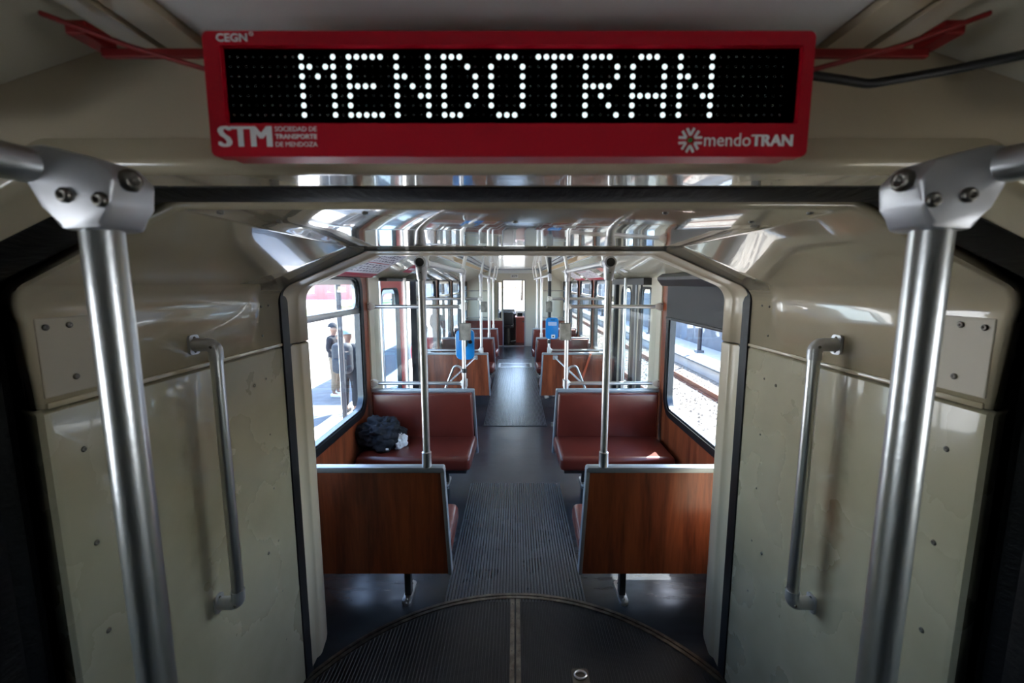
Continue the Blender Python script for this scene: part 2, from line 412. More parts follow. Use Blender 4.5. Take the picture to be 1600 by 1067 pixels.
for s, nm in SIDES:
    X = .86 * s
    lp = [(X + s * .03, ), ]
    b = bmesh.new()
    cols = [(X + s * .042, .780), (X + s * .018, .772), (X + s * .010, .769), (X + s * .0035, .772), (X + s * .002, .782), (X + s * .002, 1.60)]
    v0 = [b.verts.new((x, y, .015)) for x, y in cols]; v1 = [b.verts.new((x, y, ZS - .012)) for x, y in cols]
    v2 = [b.verts.new((x + s * .008, y + .002, ZS - .004)) for x, y in cols]
    for i in range(len(cols) - 1):
        b.faces.new((v0[i], v0[i + 1], v1[i + 1], v1[i])); b.faces.new((v1[i], v1[i + 1], v2[i + 1], v2[i]))
    o = obj('lower_panel', b, 'cream_panel', art, True); o['label'] = 'worn cream lower side panel'
    sm = o.modifiers.new('thick', 'SOLIDIFY'); sm.thickness = .004; sm.offset = 1 if s < 0 else 1
    obj('seam_lip', box(min(X - s * .004, X + s * .004), max(X - s * .004, X + s * .004), .775, 1.595, ZS - .002, ZS + .010, bev=.003), 'cream_gloss', art, True)
    obj('cover_plate', box(min(X - s * .0025, X + s * .002), max(X - s * .0025, X + s * .002), .774, .935, 1.410, 1.557, bev=.002), 'cover', art)
    for y, z in ((1.468, 1.095), (1.466, .897), (1.469, .695), (1.404, .688), (1.470, .496), (1.471, .296), (.83, 1.293), (.83, 1.093), (.83, .894), (.83, .694),
                 (1.474, 1.541), (1.518, 1.543), (1.470, 1.443), (1.401, 1.286), (1.469, 1.294)):
        big = y in (.83, 1.404, 1.401); bolt(art, (X, y, z), (-s, 0, 0), .9 if big else .62)
    for y, z in ((.79, 1.54), (.833, 1.541), (.833, 1.44)): bolt(art, (X - s * .0025, y, z), (-s, 0, 0), .9)
for x, y in ((-.49, .745), (.49, .745), (-.45, .852), (.45, .852), (0, .852), (-.25, .745), (.25, .745), (.1, 1.45), (-.1, 1.45)):
    bolt(art, (x, y, 1.737), (0, 0, -1), .8)
# rubber seal between articulation and the far car portal
ws = lambda x, z: 1.648 - .05 * sstep((z - 1.58) / .09)
def sl(off):
    return [(a[0] + (b[0] - a[0]) * sstep((a[1] - 1.545) / .05), a[1] + (b[1] - a[1]) * sstep((a[1] - 1.545) / .05)) for a, b in zip(tun(off), tun(-.0015))]
obj('rubber_seal', sweep([(tun(.004), 1.583), (sl(-.007), 1.586), (sl(-.009), lambda x, z: (1.586 + ws(x, z)) / 2), (sl(-.006), lambda x, z: ws(x, z) - .002), (tun(.006), ws)]), 'seal', art, True, 60)
por = struct('wall_portal', 'cream moulded portal frame at the end of the far car', (0, 1.7, 0), 'wall')
def portal(z0, z1, name):
    rows = [(.006, 1.60), (0, 1.604), (-.004, 1.645), (-.006, 1.672), (-.018, 1.682), (-.021, 1.69), (-.021, 1.735), (-.017, 1.752), (-.004, 1.762), (.03, 1.766)]
    R = []
    for off, y in rows:
        pts = tun(off, max(z0, .02), .35)
        if z1: pts = None
        R.append((pts if pts else None, y, off))
    if z1:   # lower straight pieces, one per side
        for s, nm in SIDES:
            b = bmesh.new()
            def cut(y): return .02 + max(0, (y - 1.66)) * .55
            v = [[b.verts.new((s * (.86 + off), y, z if z > z0 else cut(y))) for z in (z0, .5, 1.0, z1 - .006)] + [b.verts.new((s * (.866 + off), y, z1))] for _, y, off in R]
            for i in range(len(v) - 1):
                for k in range(4): b.faces.new((v[i][k], v[i][k + 1], v[i + 1][k + 1], v[i + 1][k]))
            o = obj(name, b, 'portal', por, True, 60)
            q = o.modifiers.new('thick', 'SOLIDIFY'); q.thickness = .004; q.offset = 1
    else:
        o = obj(name, sweep([(p, y) for p, y, _ in R]), 'portal', por, True, 60)
        q = o.modifiers.new('thick', 'SOLIDIFY'); q.thickness = .004; q.offset = 1
portal(.02, 1.385, 'jamb'); portal(1.392, None, 'arch')
for s, nm in SIDES:
    for y, z in ((1.626, 1.518), (1.618, 1.304), (1.618, .741), (1.623, .171)): bolt(por, (s * .858, y, z), (-s, 0, 0), .7)
# wall around the portal, far-car side (reaches out to the car sides and the roof)
pw = tun(.028, 0)
obj('end_panel', plate([(-1.28, 0), (-1.28, 2.1), (1.28, 2.1), (1.28, 0)] + [(x, z) for x, z in pw[::-1]], [], 'Y', 1.767, 1.785), 'cream_far', por)
# folding bellows around the joint, outside the hood
bel = struct('wall_bellows', 'black rubber bellows around the articulation joint', (0, .7, 0), 'wall')
rows = []
ys = [.60 + .024 * k for k in range(8)]
for i, y in enumerate(ys): rows.append((tun(.012 + (.05 if i > 4 else 0) + (.014 if i % 2 else 0), 0), (lambda yy: (lambda x, z: yy + .03 * sstep((1.66 - z) / .1) - .01))(y)))
obj('bellows_fold', sweep(rows), 'rubber', bel, True, 30)
obj('bellows_cover', sweep([(tun(.09, 0), .55), (tun(.10, 0), 1.2), (tun(.09, 0), 1.79)]), 'rubber', bel)
obj('inner_lip', sweep([(tun(.020, 0), .60), (tun(.008, 0), .602), (tun(.003, 0), .63), (tun(.003, 0), .66), (tun(.006, 0), .688), (tun(.03, 0), .694)]), 'rubber', bel, True, 60)
for s, nm in SIDES:
    obj('side_curtain', box(min(s * .935, s * .96), max(s * .935, s * .96), .5, .76, 0, 1.62, bev=.008), 'rubber', bel)

# ------------------------------------------------------------------ near car shell
nc = struct('wall_header', 'cream bulkhead above the articulation opening in the near car', (0, .55, 1.7), 'wall')
op = tun(.014, 0)
obj('bulkhead', plate([(-1.28, 0), (-1.28, 2.1), (1.28, 2.1), (1.28, 0)] + op[::-1], [], 'Y', .535, .60), 'cream', nc)
obj('lip', sweep([(tun(.05, 0), .533), (tun(.026, 0), .523), (tun(.014, 0), .525), (tun(.010, 0), .54), (tun(.010, 0), .61)]), 'cream_gloss', nc, True, 70)
ncl = struct('ceiling_near', 'grey glossy ceiling of the near car', (0, -1, 1.9), 'ceiling')
obj('ceiling_panel', box(-.34, .34, -4, .534, 1.885, 1.91), 'near_ceiling', ncl)
for s, nm in SIDES:
    for k, (a, b2) in enumerate(((.345, .385), (.395, .425))):
        obj('ceiling_slat', box(min(s * a, s * b2), max(s * a, s * b2), -4, .534, 1.878, 1.90), 'cream', ncl)
    obj('cove', prism([(s * .43, 1.895), (s * 1.2, 1.66), (s * 1.2, 1.68), (s * .43, 1.915)], 'Y', -4, .534), 'cream_far', ncl)
    obj('vent_box', box(min(s * .56, s * .80), max(s * .56, s * .80), -2, .50, 1.79, 1.90, bev=.006), 'dark', ncl)
for s, nm in SIDES:
    wl = struct('wall_near_' + nm, 'side wall of the near car with a window on the %s' % nm, (s * 1.2, -1.5, 0), 'wall')
    holes = [rrect(-.48, .08, 1.12, 1.57, .08)]
    obj('side_panel', plate(rect(-4.2, .54, 0, 2.1), holes, 'X', s * 1.2, s * 1.26), 'cream_far', wl)
    obj('pane', plate(rrect(-.48, .08, 1.12, 1.57, .08), [], 'X', s * 1.225, s * 1.231), 'glass', wl)
bw = struct('wall_back', 'closed back wall of the near car', (0, -4.1, 0), 'wall')
obj('back_panel', box(-1.28, 1.28, -4.25, -4.15, 0, 2.1), 'cream_far', bw)
rf = struct('ceiling_roof', 'outer roof of the tram', (0, 5, 2.15), 'ceiling')
obj('roof_skin', box(-1.30, 1.30, -4.3, 13.2, 2.10, 2.40, bev=.05), 'roof', rf)

# ------------------------------------------------------------------ far car: side walls, windows, doors
WZ0, WZ1 = .655, 1.645
WINS = [(1.92, 3.33), (5.62, 6.50), (6.84, 7.98), (8.34, 9.44)]
DOORY = (3.82, 5.22)
FD = (10.45, 11.1)
win_n = 0
for s, nm in SIDES:
    wl = struct('wall_' + nm, 'mahogany panelled %s side wall of the tram' % nm, (s * 1.2, 6, 0), 'wall')
    X0, X1 = s * 1.2, s * 1.235
    def wseg(name, y0, y1, m, holes=(), z0=0, z1=2.1, dx=0.0):
        return obj(name, plate(rect(y0, y1, z0, z1), list(holes), 'X', X0 - s * dx, X1), m, wl)
    wseg('wood_panel', 1.78, 3.545, 'wood', [rrect(1.92 - .05, 3.33 + .05, WZ0 - .05, WZ1 + .05, .15)], 0, 1.70)
    wseg('door_pillar', 3.545, DOORY[0], 'cream_far', (), 0, 1.70, .012)
    wseg('door_pillar', DOORY[1], 5.40, 'cream_far', (), 0, 1.70, .012)
    wseg('wood_panel', 5.40, 10.30, 'wood', [rrect(a - .05, b + .05, WZ0 - .05, WZ1 + .05, .15) for a, b in WINS[1:]], 0, 1.70)
    wseg('end_pillar', 10.30, FD[0], 'cream_far', (), 0, 1.70)
    wseg('end_pillar', FD[1], 11.2, 'cream_far', (), 0, 1.70)
    wseg('top_band', 1.78, 13.2, 'dark', (), 1.70, 2.1)
    obj('door_header', box(min(s * 1.12, s * 1.2), max(s * 1.12, s * 1.2), DOORY[0] + .01, DOORY[1] - .01, 1.64 if s < 0 else 1.605, 1.665), 'dark', wl)
    for i, (a, b) in enumerate(WINS):
        win_n += 1
        W = struct('window_%d' % win_n, 'side window with a black rubber frame and hopper transom', (s * 1.2, (a + b) / 2, WZ0), 'window')
        W['label'] = '%s side window, number %d counted from the joint' % (nm, i + 1)
        obj('rubber_frame', plate(rrect(a - .065, b + .065, WZ0 - .065, WZ1 + .065, .155, 8), [rrect(a - .015, b + .015, WZ0 - .015, WZ1 + .015, .11, 8)], 'X', s * 1.182, s * 1.240), 'seal', W, True)
        obj('metal_bead', plate(rrect(a - .02, b + .02, WZ0 - .02, WZ1 + .02, .115, 8), [rrect(a, b, WZ0, WZ1, .10, 8)], 'X', s * 1.192, s * 1.236), 'bead', W, True)
        zt = 1.412
        obj('transom_bar', box(min(s * 1.195, s * 1.24), max(s * 1.195, s * 1.24), a, b, zt - .022, zt + .022, bev=.006), 'alu', W, True)
        obj('lower_pane', plate(rrect(a, b, WZ0, zt - .01, .05), [], 'X', s * 1.228, s * 1.234), 'glass', W)
        obj('hopper_pane', plate(rrect(a + .01, b - .01, zt, WZ1, .05), [], 'X', s * 1.214, s * 1.220), 'glass', W)
        ho = obj('hopper_frame', plate(rrect(a, b, zt, WZ1, .09, 6), [rrect(a + .035, b - .035, zt + .02, WZ1 - .035, .06, 6)], 'X', s * 1.206, s * 1.226), 'alu', W, True)
# roller blind on the nearest right window
t = thing('roller_blind', (1.16, 2.6, 1.37), 'charcoal roller blind half drawn over the nearest right window', 'blind')
obj('cassette', prism([(1.195, 1.60), (1.195, 1.69), (1.12, 1.69), (1.085, 1.665), (1.085, 1.645), (1.12, 1.60)], 'Y', 1.86, 3.36, bev=.004), 'dark', t)
obj('blind_cloth', box(1.168, 1.173, 1.88, 3.355, 1.355, 1.62), 'blind', t)
obj('hem_bar', box(1.162, 1.178, 1.88, 3.355, 1.345, 1.365, bev=.004), 'dark', t)

# closed folding door on the right
d = struct('door_1', 'closed cream folding door with narrow rounded panes on the right side', (1.22, 4.5, 0), 'door')
for a, b, wa, wb in ((3.825, 4.33, 3.88, 4.25), (4.51, 5.12, 4.58, 4.98)):
    lf = obj('leaf', plate(rect(a, b, .03, 1.66), [rrect(wa, wb, .30, 1.57, .07)], 'X', 1.215, 1.245), 'cream_far', d)
    obj('pane_seal', plate(rrect(wa - .018, wb + .018, .282, 1.588, .085), [rrect(wa + .006, wb - .006, .306, 1.564, .065)], 'X', 1.209, 1.25), 'seal', lf)
    obj('pane', plate(rrect(wa, wb, .30, 1.57, .07), [], 'X', 1.228, 1.233), 'doorglass', lf)
obj('rubber_edge', box(1.205, 1.25, 4.385, 4.51, .03, 1.66), 'seal', d)
obj('fold_post', box(1.200, 1.25, 4.335, 4.38, .03, 1.66, bev=.004), 'trim', d)
obj('edge_strip', box(1.18, 1.25, DOORY[1] - .09, DOORY[1] + .005, 0, 1.66), 'seal', d)
obj('door_rod', tube([(1.16, 4.02, .9), (1.16, 4.02, 1.62)], .010, 10), 'dark', d, True)
# open folding door on the left, red outer face turned to view
d = struct('door_2', 'open folding door on the left with a red outer leaf', (-1.3, 4.7, 0), 'door')
a, b = 4.20, 5.13
lf = obj('red_leaf', plate(rect(a, b, -.30, 1.665), [rrect(a + .03, b - .26, .22, 1.56, .10, 6)], 'X', -1.335, -1.30), 'doorred', d)
obj('pane_seal', plate(rrect(a + .018, b - .248, .208, 1.572, .11, 6), [rrect(a + .035, b - .265, .225, 1.555, .095, 6)], 'X', -1.34, -1.296), 'seal', lf)
obj('pane', plate(rrect(a + .03, b - .26, .22, 1.56, .10, 6), [], 'X', -1.32, -1.315), 'doorglass', lf)
obj('edge_bead', box(-1.345, -1.29, a - .012, a + .004, -.3, 1.64), 'white', lf)
obj('edge_bead', box(-1.345, -1.29, b, b + .012, -.3, 1.64), 'white', lf)
lf = obj('grey_leaf', plate(rect(-1.62, -1.29, -.30, 1.64), [rrect(-1.57, -1.34, .3, 1.5, .05)], 'Y', 5.155, 5.185), 'trim', d)
obj('pane', plate(rrect(-1.57, -1.34, .3, 1.5, .05), [], 'Y', 5.168, 5.172), 'tint', lf)
obj('edge_strip', box(-1.25, -1.18, DOORY[1] - .03, DOORY[1] + .005, 0, 1.66), 'seal', d)
# narrow front doors by the cab
for s, nm in SIDES:
    win_n += 1
    d = struct('door_%d' % (4 if s > 0 else 3), 'narrow dark front door beside the driver cab on the ' + nm, (s * 1.22, 10.8, 0), 'door')
    lf = obj('leaf', plate(rect(FD[0], FD[1], .02, 1.70), [rrect(FD[0] + .1, FD[1] - .1, .3, 1.55, .06)], 'X', s * 1.215, s * 1.245), 'dark', d)
    obj('pane', plate(rrect(FD[0] + .1, FD[1] - .1, .3, 1.55, .06), [], 'X', s * 1.228, s * 1.233), 'doorglass', lf)

# ------------------------------------------------------------------ far car: cornice, ceiling, end wall
YB = [1.80, 4.10, 5.60, 7.10, 8.60, 10.10, 11.19]
for s, nm in SIDES:
    cn = struct('trim_%d' % (1 if s < 0 else 2), 'sloping cream cornice above the %s windows' % nm, (s * 1.0, 6, 1.7), 'trim')
    for i in range(len(YB) - 1):
        a, b = YB[i] + .002, YB[i + 1] - .002
        obj('cornice_panel', prism([(s * 1.195, 1.662), (s * .79, 1.892), (s * .795, 1.905), (s * 1.20, 1.676)], 'Y', a, b), 'cornice', cn)
        obj('diffuser', prism([(s * .765, 1.893), (s * .655, 1.912), (s * .655, 1.924), (s * .765, 1.906)], 'Y', a + .02, b - .02), 'yellow', cn)
    obj('light_channel', box(min(s * .79, s * .60), max(s * .79, s * .60), 1.8, 11.19, 1.925, 1.95), 'dark', cn)
    obj('edge_rail', box(min(s * .765, s * .79), max(s * .765, s * .79), 1.8, 11.19, 1.885, 1.90, bev=.003), 'alu', cn)
    obj('inner_rail', box(min(s * .63, s * .655), max(s * .63, s * .655), 1.8, 11.19, 1.905, 1.925, bev=.004), 'alu', cn)
    obj('slot_trim', box(min(s * .57, s * .60), max(s * .57, s * .60), 1.8, 11.19, 1.915, 1.945, bev=.004), 'trim', cn)
cl = struct('ceiling', 'glossy white ceiling panels of the far car', (0, 6, 1.96), 'ceiling')
CB = [1.80, 3.3, 4.8, 6.3, 7.8, 9.3, 10.5]
for i in range(len(CB) - 1):
    obj('ceiling_panel', box(-.58, .58, CB[i] + .003, CB[i + 1] - .003, 1.95, 1.965, bev=.002), 'ceiling', cl)
obj('backing', box(-1.25, 1.25, 1.79, 13.2, 2.0, 2.08), 'dark', cl)
obj('ceiling_slot', box(-.22, -.08, 8.9, 8.94, 1.947, 1.951), 'dark', cl)
obj('cross_trim', box(-.60, .60, 10.5, 10.56, 1.93, 1.96, bev=.004), 'trim', cl)
obj('end_cove', prism([(10.56, 1.95), (11.0, 1.95), (11.19, 1.87), (11.19, 1.96), (10.56, 1.965)], 'X', -.60, .60), 'ceiling', cl)

EY = 11.2
ew = struct('wall_end', 'cream cab bulkhead with an open doorway at the far end', (0, EY, 0), 'wall')
obj('bulkhead', plate(rect(-1.27, 1.27, 0, 2.1), [rect(-.30, .235, .02, 1.69), rect(-.56, -.34, .70, 1.655)], 'Y', EY, EY + .04), 'cream_far', ew)
obj('maroon_panel', box(-1.18, -.31, EY - .012, EY, .02, .665), 'redpanel', ew)
obj('cover_panel', box(.26, .62, EY - .008, EY, .02, 1.68, bev=.003), 'cream_far', ew)
obj('cover_panel', box(.63, 1.16, EY - .008, EY, .02, 1.68, bev=.003), 'cream_far', ew)
obj('door_frame', plate([(-.325, .0), (-.325, 1.71), (.255, 1.71), (.255, 0), (.235, 0), (.235, 1.685), (-.30, 1.685), (-.30, 0)], [], 'Y', EY - .015, EY + .05), 'trim', ew)
obj('sill', box(-.30, .235, EY - .02, EY + .06, 0, .02), 'alu', ew)
cw = obj('cab_window', plate(rect(-.575, -.325, .69, 1.67), [rect(-.545, -.355, .725, 1.64)], 'Y', EY - .03, EY + .01), 'cream', ew)
obj('pane', box(-.555, -.345, EY + .01, EY + .015, .71, 1.65), 'screenglass', cw)
obj('slide_rail', box(-.435, -.42, EY - .02, EY + .02, .72, 1.64), 'dark', cw)
np_ = thing('number_plate', (0, EY - .01, 1.8), 'small white plate with black car number above the cab doorway', 'plate')
obj('plate', box(-.11, .07, EY - .008, EY - .001, 1.755, 1.845, bev=.002), 'white_cast', np_)
obj('digits', fit(text_bm('3079', .02), -.095, .055, 1.77, 1.832, EY - .0085), 'cablack', np_)

# ------------------------------------------------------------------ driver cab
cab = struct('wall_cab', 'front of the driver cab around the windscreen', (0, 13, 0), 'wall')
obj('front_panel', plate(rect(-1.27, 1.27, -.05, 2.1), [rrect(-1.05, 1.05, .80, 1.88, .1)], 'Y', 13.0, 13.06), 'cream_far', cab)
for s, nm in SIDES: obj('cab_side', plate(rect(11.24, 13.0, 0, 2.1), [rrect(11.6, 12.8, .85, 1.75, .08)], 'X', s * 1.2, s * 1.26), 'cream_far', cab)
win_n = 20
W = struct('window_%d' % win_n, 'driver windscreen at the far end of the tram', (0, 13.03, .8), 'window')
obj('pane', plate(rrect(-1.05, 1.05, .80, 1.88, .1), [], 'Y', 13.03, 13.036), 'glass', W)
obj('visor_bar', box(-1.0, 1.0, 12.97, 12.985, 1.492, 1.508), 'trim', W)
obj('wiper_hook', box(.0, .03, 12.965, 12.985, 1.47, 1.495), 'dark', W)
t = thing('cab_locker', (-.75, 11.8, 0), 'tall grey locker inside the cab behind the small bulkhead window', 'locker')
obj('locker_body', box(-1.17, -.45, 11.6, 12.2, 0, 1.95, bev=.01), 'bgrey', t)
obj('locker_door', box(-.86, -.47, 11.585, 11.6, .1, 1.85, bev=.004), 'cream_far', t)
t = thing('driver_console', (-.1, 12.6, 0), 'dark driver console under the bright windscreen in the cab', 'console')
obj('desk', prism([(12.35, 0), (12.95, 0), (12.95, .86), (12.6, .84), (12.35, .76)], 'X', -.6, .02, bev=.01), 'cablack', t)
obj('display_hood', box(-.36, -.02, 12.55, 12.8, .82, .88, bev=.01), 'boxgrey', t)
for k in range(5): obj('indicator', box(-.33 + k * .06, -.29 + k * .06, 12.36, 12.42, .78, .81), ['pink', 'white', 'blue', 'screen', 'white'][k], t)
t = thing('driver_chair', (-.2, 11.9, 0), 'black driver seat seen through the cab doorway', 'seat')
obj('seat_cushion', box(-.42, -.04, 11.7, 12.15, .42, .52, bev=.04), 'cablack', t, True)
obj('backrest', box(-.42, -.05, 11.64, 11.74, .50, .86, bev=.04), 'cablack', t, True)
obj('pedestal', tube([(-.22, 11.92, 0), (-.22, 11.92, .43)], .09), 'cablack', t, True)
t = thing('cab_cabinet', (.14, 12.0, 0), 'maroon cabinet with a small grey monitor beside the driver seat', 'cabinet')
obj('body', box(.02, .60, 11.85, 12.3, 0, .69, bev=.006), 'redpanel', t)
obj('top_board', box(.0, .62, 11.83, 12.32, .69, .71, bev=.004), 'pink', t)
obj('latch', box(.20, .25, 11.842, 11.85, .57, .60), 'dark', t)
t = thing('cab_monitor', (.13, 12.0, .71), 'small grey monitor standing on the maroon cab cabinet', 'monitor')
obj('casing', prism([(11.95, .71), (12.08, .71), (12.08, .82), (12.0, .82)], 'X', .05, .21, bev=.006), 'boxgrey', t)
obj('screen', prism([(11.952, .725), (11.997, .806), (11.994, .808), (11.949, .727)], 'X', .065, .195), 'black', t)
t = thing('parking_stub', (.25, 12.1, .71), 'light blue cup standing at the edge of the maroon cabinet', 'cup')
t.name = 'blue_cup'
obj('cup_body', tube([(.25, 12.05, .71), (.25, 12.05, .80)], [.028, .034], 14), 'lightblue', t, True)

# ------------------------------------------------------------------ benches
ZT = .757
def bench(s, y, away, label, group, wood=True):
    """y = face of the back panel turned to the camera (away) or the backrest (facing); s side"""
    f = 1 if away else -1
    t = thing('bench_seat', (s * .76, y, 0), label, 'bench', group)
    xo = 1.185
    def poly(top, bot, z0, z1, o=xo): return [(s * top, z1), (s * bot, z0), (s * o, z0), (s * o, z1)]
    Y = lambda d: y + f * d
    if away:
        obj('back_panel', prism(poly(.352, .326, .212, ZT - .02), 'Y', Y(.004), Y(.022)), 'wood', t)
    else:
        obj('back_panel', prism(poly(.352, .326, .212, ZT - .02), 'Y', Y(-.03), Y(-.012)), 'wood', t)
    d0, d1 = (0, .045) if away else (-.034, .012)
    obj('top_trim', prism([(s * .334, ZT - .026), (s * .338, ZT - .004), (s * .345, ZT), (s * xo, ZT), (s * xo, ZT - .026)], 'Y', Y(d0), Y(d1), bev=.003), 'trim', t, True)
    obj('side_trim', prism([(s * .337, ZT - .005), (s * .309, .208), (s * .327, .208), (s * .354, ZT - .022)], 'Y', Y(d0), Y(d1), bev=.003), 'trim', t, True)
    # cushions
    cy0, cy1 = Y(d1 - .01), Y(d1 + .055)
    b = prism(poly(.352, .340, .36, ZT - .022, 1.165), 'Y', min(cy0, cy1), max(cy0, cy1)); bmesh.ops.bevel(b, geom=list(b.edges), offset=.02, segments=4, profile=.5, affect='EDGES')
    obj('backrest', b, 'leather', t, True, 80)
    cy0, cy1 = Y(d1), Y(.41 if away else .50)
    b = prism([(s * .315, cy0), (s * .325, cy1), (s * 1.165, cy1), (s * 1.165, cy0)], 'Z', .262, .372)
    bmesh.ops.bevel(b, geom=list(b.edges), offset=.035, segments=5, profile=.5, affect='EDGES')
    obj('seat_cushion', b, 'leather', t, True, 80)
    cy0, cy1 = Y(d1 + .02), Y(.37 if away else .46)
    obj('seat_frame', box(min(s * .36, s * 1.18), max(s * .36, s * 1.18), min(cy0, cy1), max(cy0, cy1), .235, .266), 'dark', t)
    lx = s * .555; ly = Y(.125)
    obj('leg', box(lx - .017, lx + .017, ly - .02, ly + .02, .012, .24, bev=.004), 'dark', t)
    ft = prism([(lx + (p[0]), ly + p[1]) for p in rrect(-.022, .022, -.075, .10, .02)], 'Z', 0, .018, bev=.005)
    obj('foot', ft, 'steel', t, True)
    bolt(t, (lx, ly - .05, .018), (0, 0, 1), 1.0); bolt(t, (lx, ly + .07, .018), (0, 0, 1), 1.0)
    return t
G = 'maroon bench seats along the aisle'
BY = {'a': 1.955, 'b': 3.50, 'c': 5.37, 'd': 6.95, 'e': 8.40}
for s, nm in SIDES:
    bench(s, 1.955, True, 'nearest %s bench, wooden back panel towards the viewer' % nm, G)
    bench(s, 3.50, False, 'maroon bench in front of the %s door, facing the viewer' % nm, G)
    bench(s, 5.37, True, 'bench just beyond the %s door with a bright wooden back panel' % nm, G)
    bench(s, 6.95, False, 'first of the two small far benches facing the viewer on the ' + nm, G)
    bench(s, 8.40, False, 'farthest maroon bench on the %s, closest to the driver cab' % nm, G)
# wooden partition by the front doors
for s, nm in SIDES:
    t = thing('partition', (s * .9, 10.3, 0), 'wooden partition beside the front door on the ' + nm, 'partition', 'far wooden partitions')
    obj('panel', box(min(s * .60, s * 1.18), max(s * .60, s * 1.18), 10.28, 10.31, .1, .74), 'redpanel', t)
    obj('top_trim', box(min(s * .595, s * 1.185), max(s * .595, s * 1.185), 10.27, 10.32, .74, .765, bev=.004), 'trim', t)
    obj('bar', tube([(s * .60, 10.3, .81), (s * 1.19, 10.3, .81)], .014, 10), 'alu', t, True)
    obj('bar', tube([(s * .60, 10.3, 1.445), (s * 1.19, 10.3, 1.445)], .014, 10), 'alu', t, True)
    obj('post', tube([(s * .60, 10.3, 0), (s * .60, 10.3, 1.93)], .016, 10), 'alu', t, True)

# ------------------------------------------------------------------ poles, rails, screens
PX = .42; RZ = 1.712
def hub(s, y, z, name, t, front=False):
    b = tube([(s * PX, y - .034, z), (s * PX, y - .03, z), (s * PX, y + .03, z), (s * PX, y + .034, z)], [.020, .0265, .0265, .020], 18)
    o = obj(name, b, 'cast', t, True)
    tube_ = tube([(s * PX, y, z - .0), (s * PX, y, z - .03), (s * PX, y, z - .075), (s * PX, y, z - .08)], [.0255, .025, .0205, .017], 18)
    obj('collar', tube_, 'cast', o, True)
    if front: obj('end_cap', tube([(s * PX, y - .036, z), (s * PX, y - .033, z)], .019, 18), 'dark', o, True)
    bolt(o, (s * PX - s * .0, y - .024, z - .045), (0, -1, 0), .5)
    return o
POLES = [(1.975, ZT, 'standing on the nearest bench back', 'near'), (3.525, ZT, 'beside the door screen', 'mid'), (5.36, ZT, 'on the bench beyond the door', 'far'),
         (6.965, ZT, 'on the first small far bench', 'x'), (8.415, ZT, 'on the farthest bench', 'xx')]
for s, nm in SIDES:
    for i, (y, zb, where, _) in enumerate(POLES):
        t = thing('grab_pole', (s * PX, y, zb), 'upright steel grab pole %s on the %s' % (where, nm), 'pole', 'upright grab poles')
        obj('tube', tube([(s * PX, y, zb), (s * PX, y, RZ - .02)], .0165, 20), 'steel', t, True)
        obj('base_socket', tube([(s * PX, y, zb), (s * PX, y, zb + .07), (s * PX, y, zb + .074)], [.0225, .0225, .018], 20), 'alu', t, True)
        hub(s, y, RZ, 'top_fitting', t, i == 0)
    for (y0, y1, where) in ((1.975, 3.525, 'above the nearest seat bay'), (5.36, 9.6, 'above the far seats')):
        t = thing('overhead_rail', (s * PX, (y0 + y1) / 2, RZ), 'overhead steel grab rail %s on the %s' % (where, nm), 'rail', 'overhead grab rails')
        obj('tube', tube([(s * PX, y0 + .02, RZ), (s * PX, y1 - .02, RZ)], .0155, 16), 'steel', t, True)
        ends = [y0 + .09, y1 + .0] if y0 < 3 else [5.36, 6.965, 8.415, 9.55]
        for yy in ends:
            o = obj('hanger', tube(arc_path([(s * PX, yy, RZ + .012), (s * (PX - .02), yy, RZ + .1), (s * .375, yy, 1.95)], .06), .0145, 14), 'white_cast', t, True)
            obj('clamp', tube([(s * PX, yy - .022, RZ), (s * PX, yy + .022, RZ)], .021, 14), 'white_cast', o, True)
            obj('flange', tube([(s * .375, yy, 1.94), (s * .375, yy, 1.951)], .03, 14), 'white_cast', o, True)

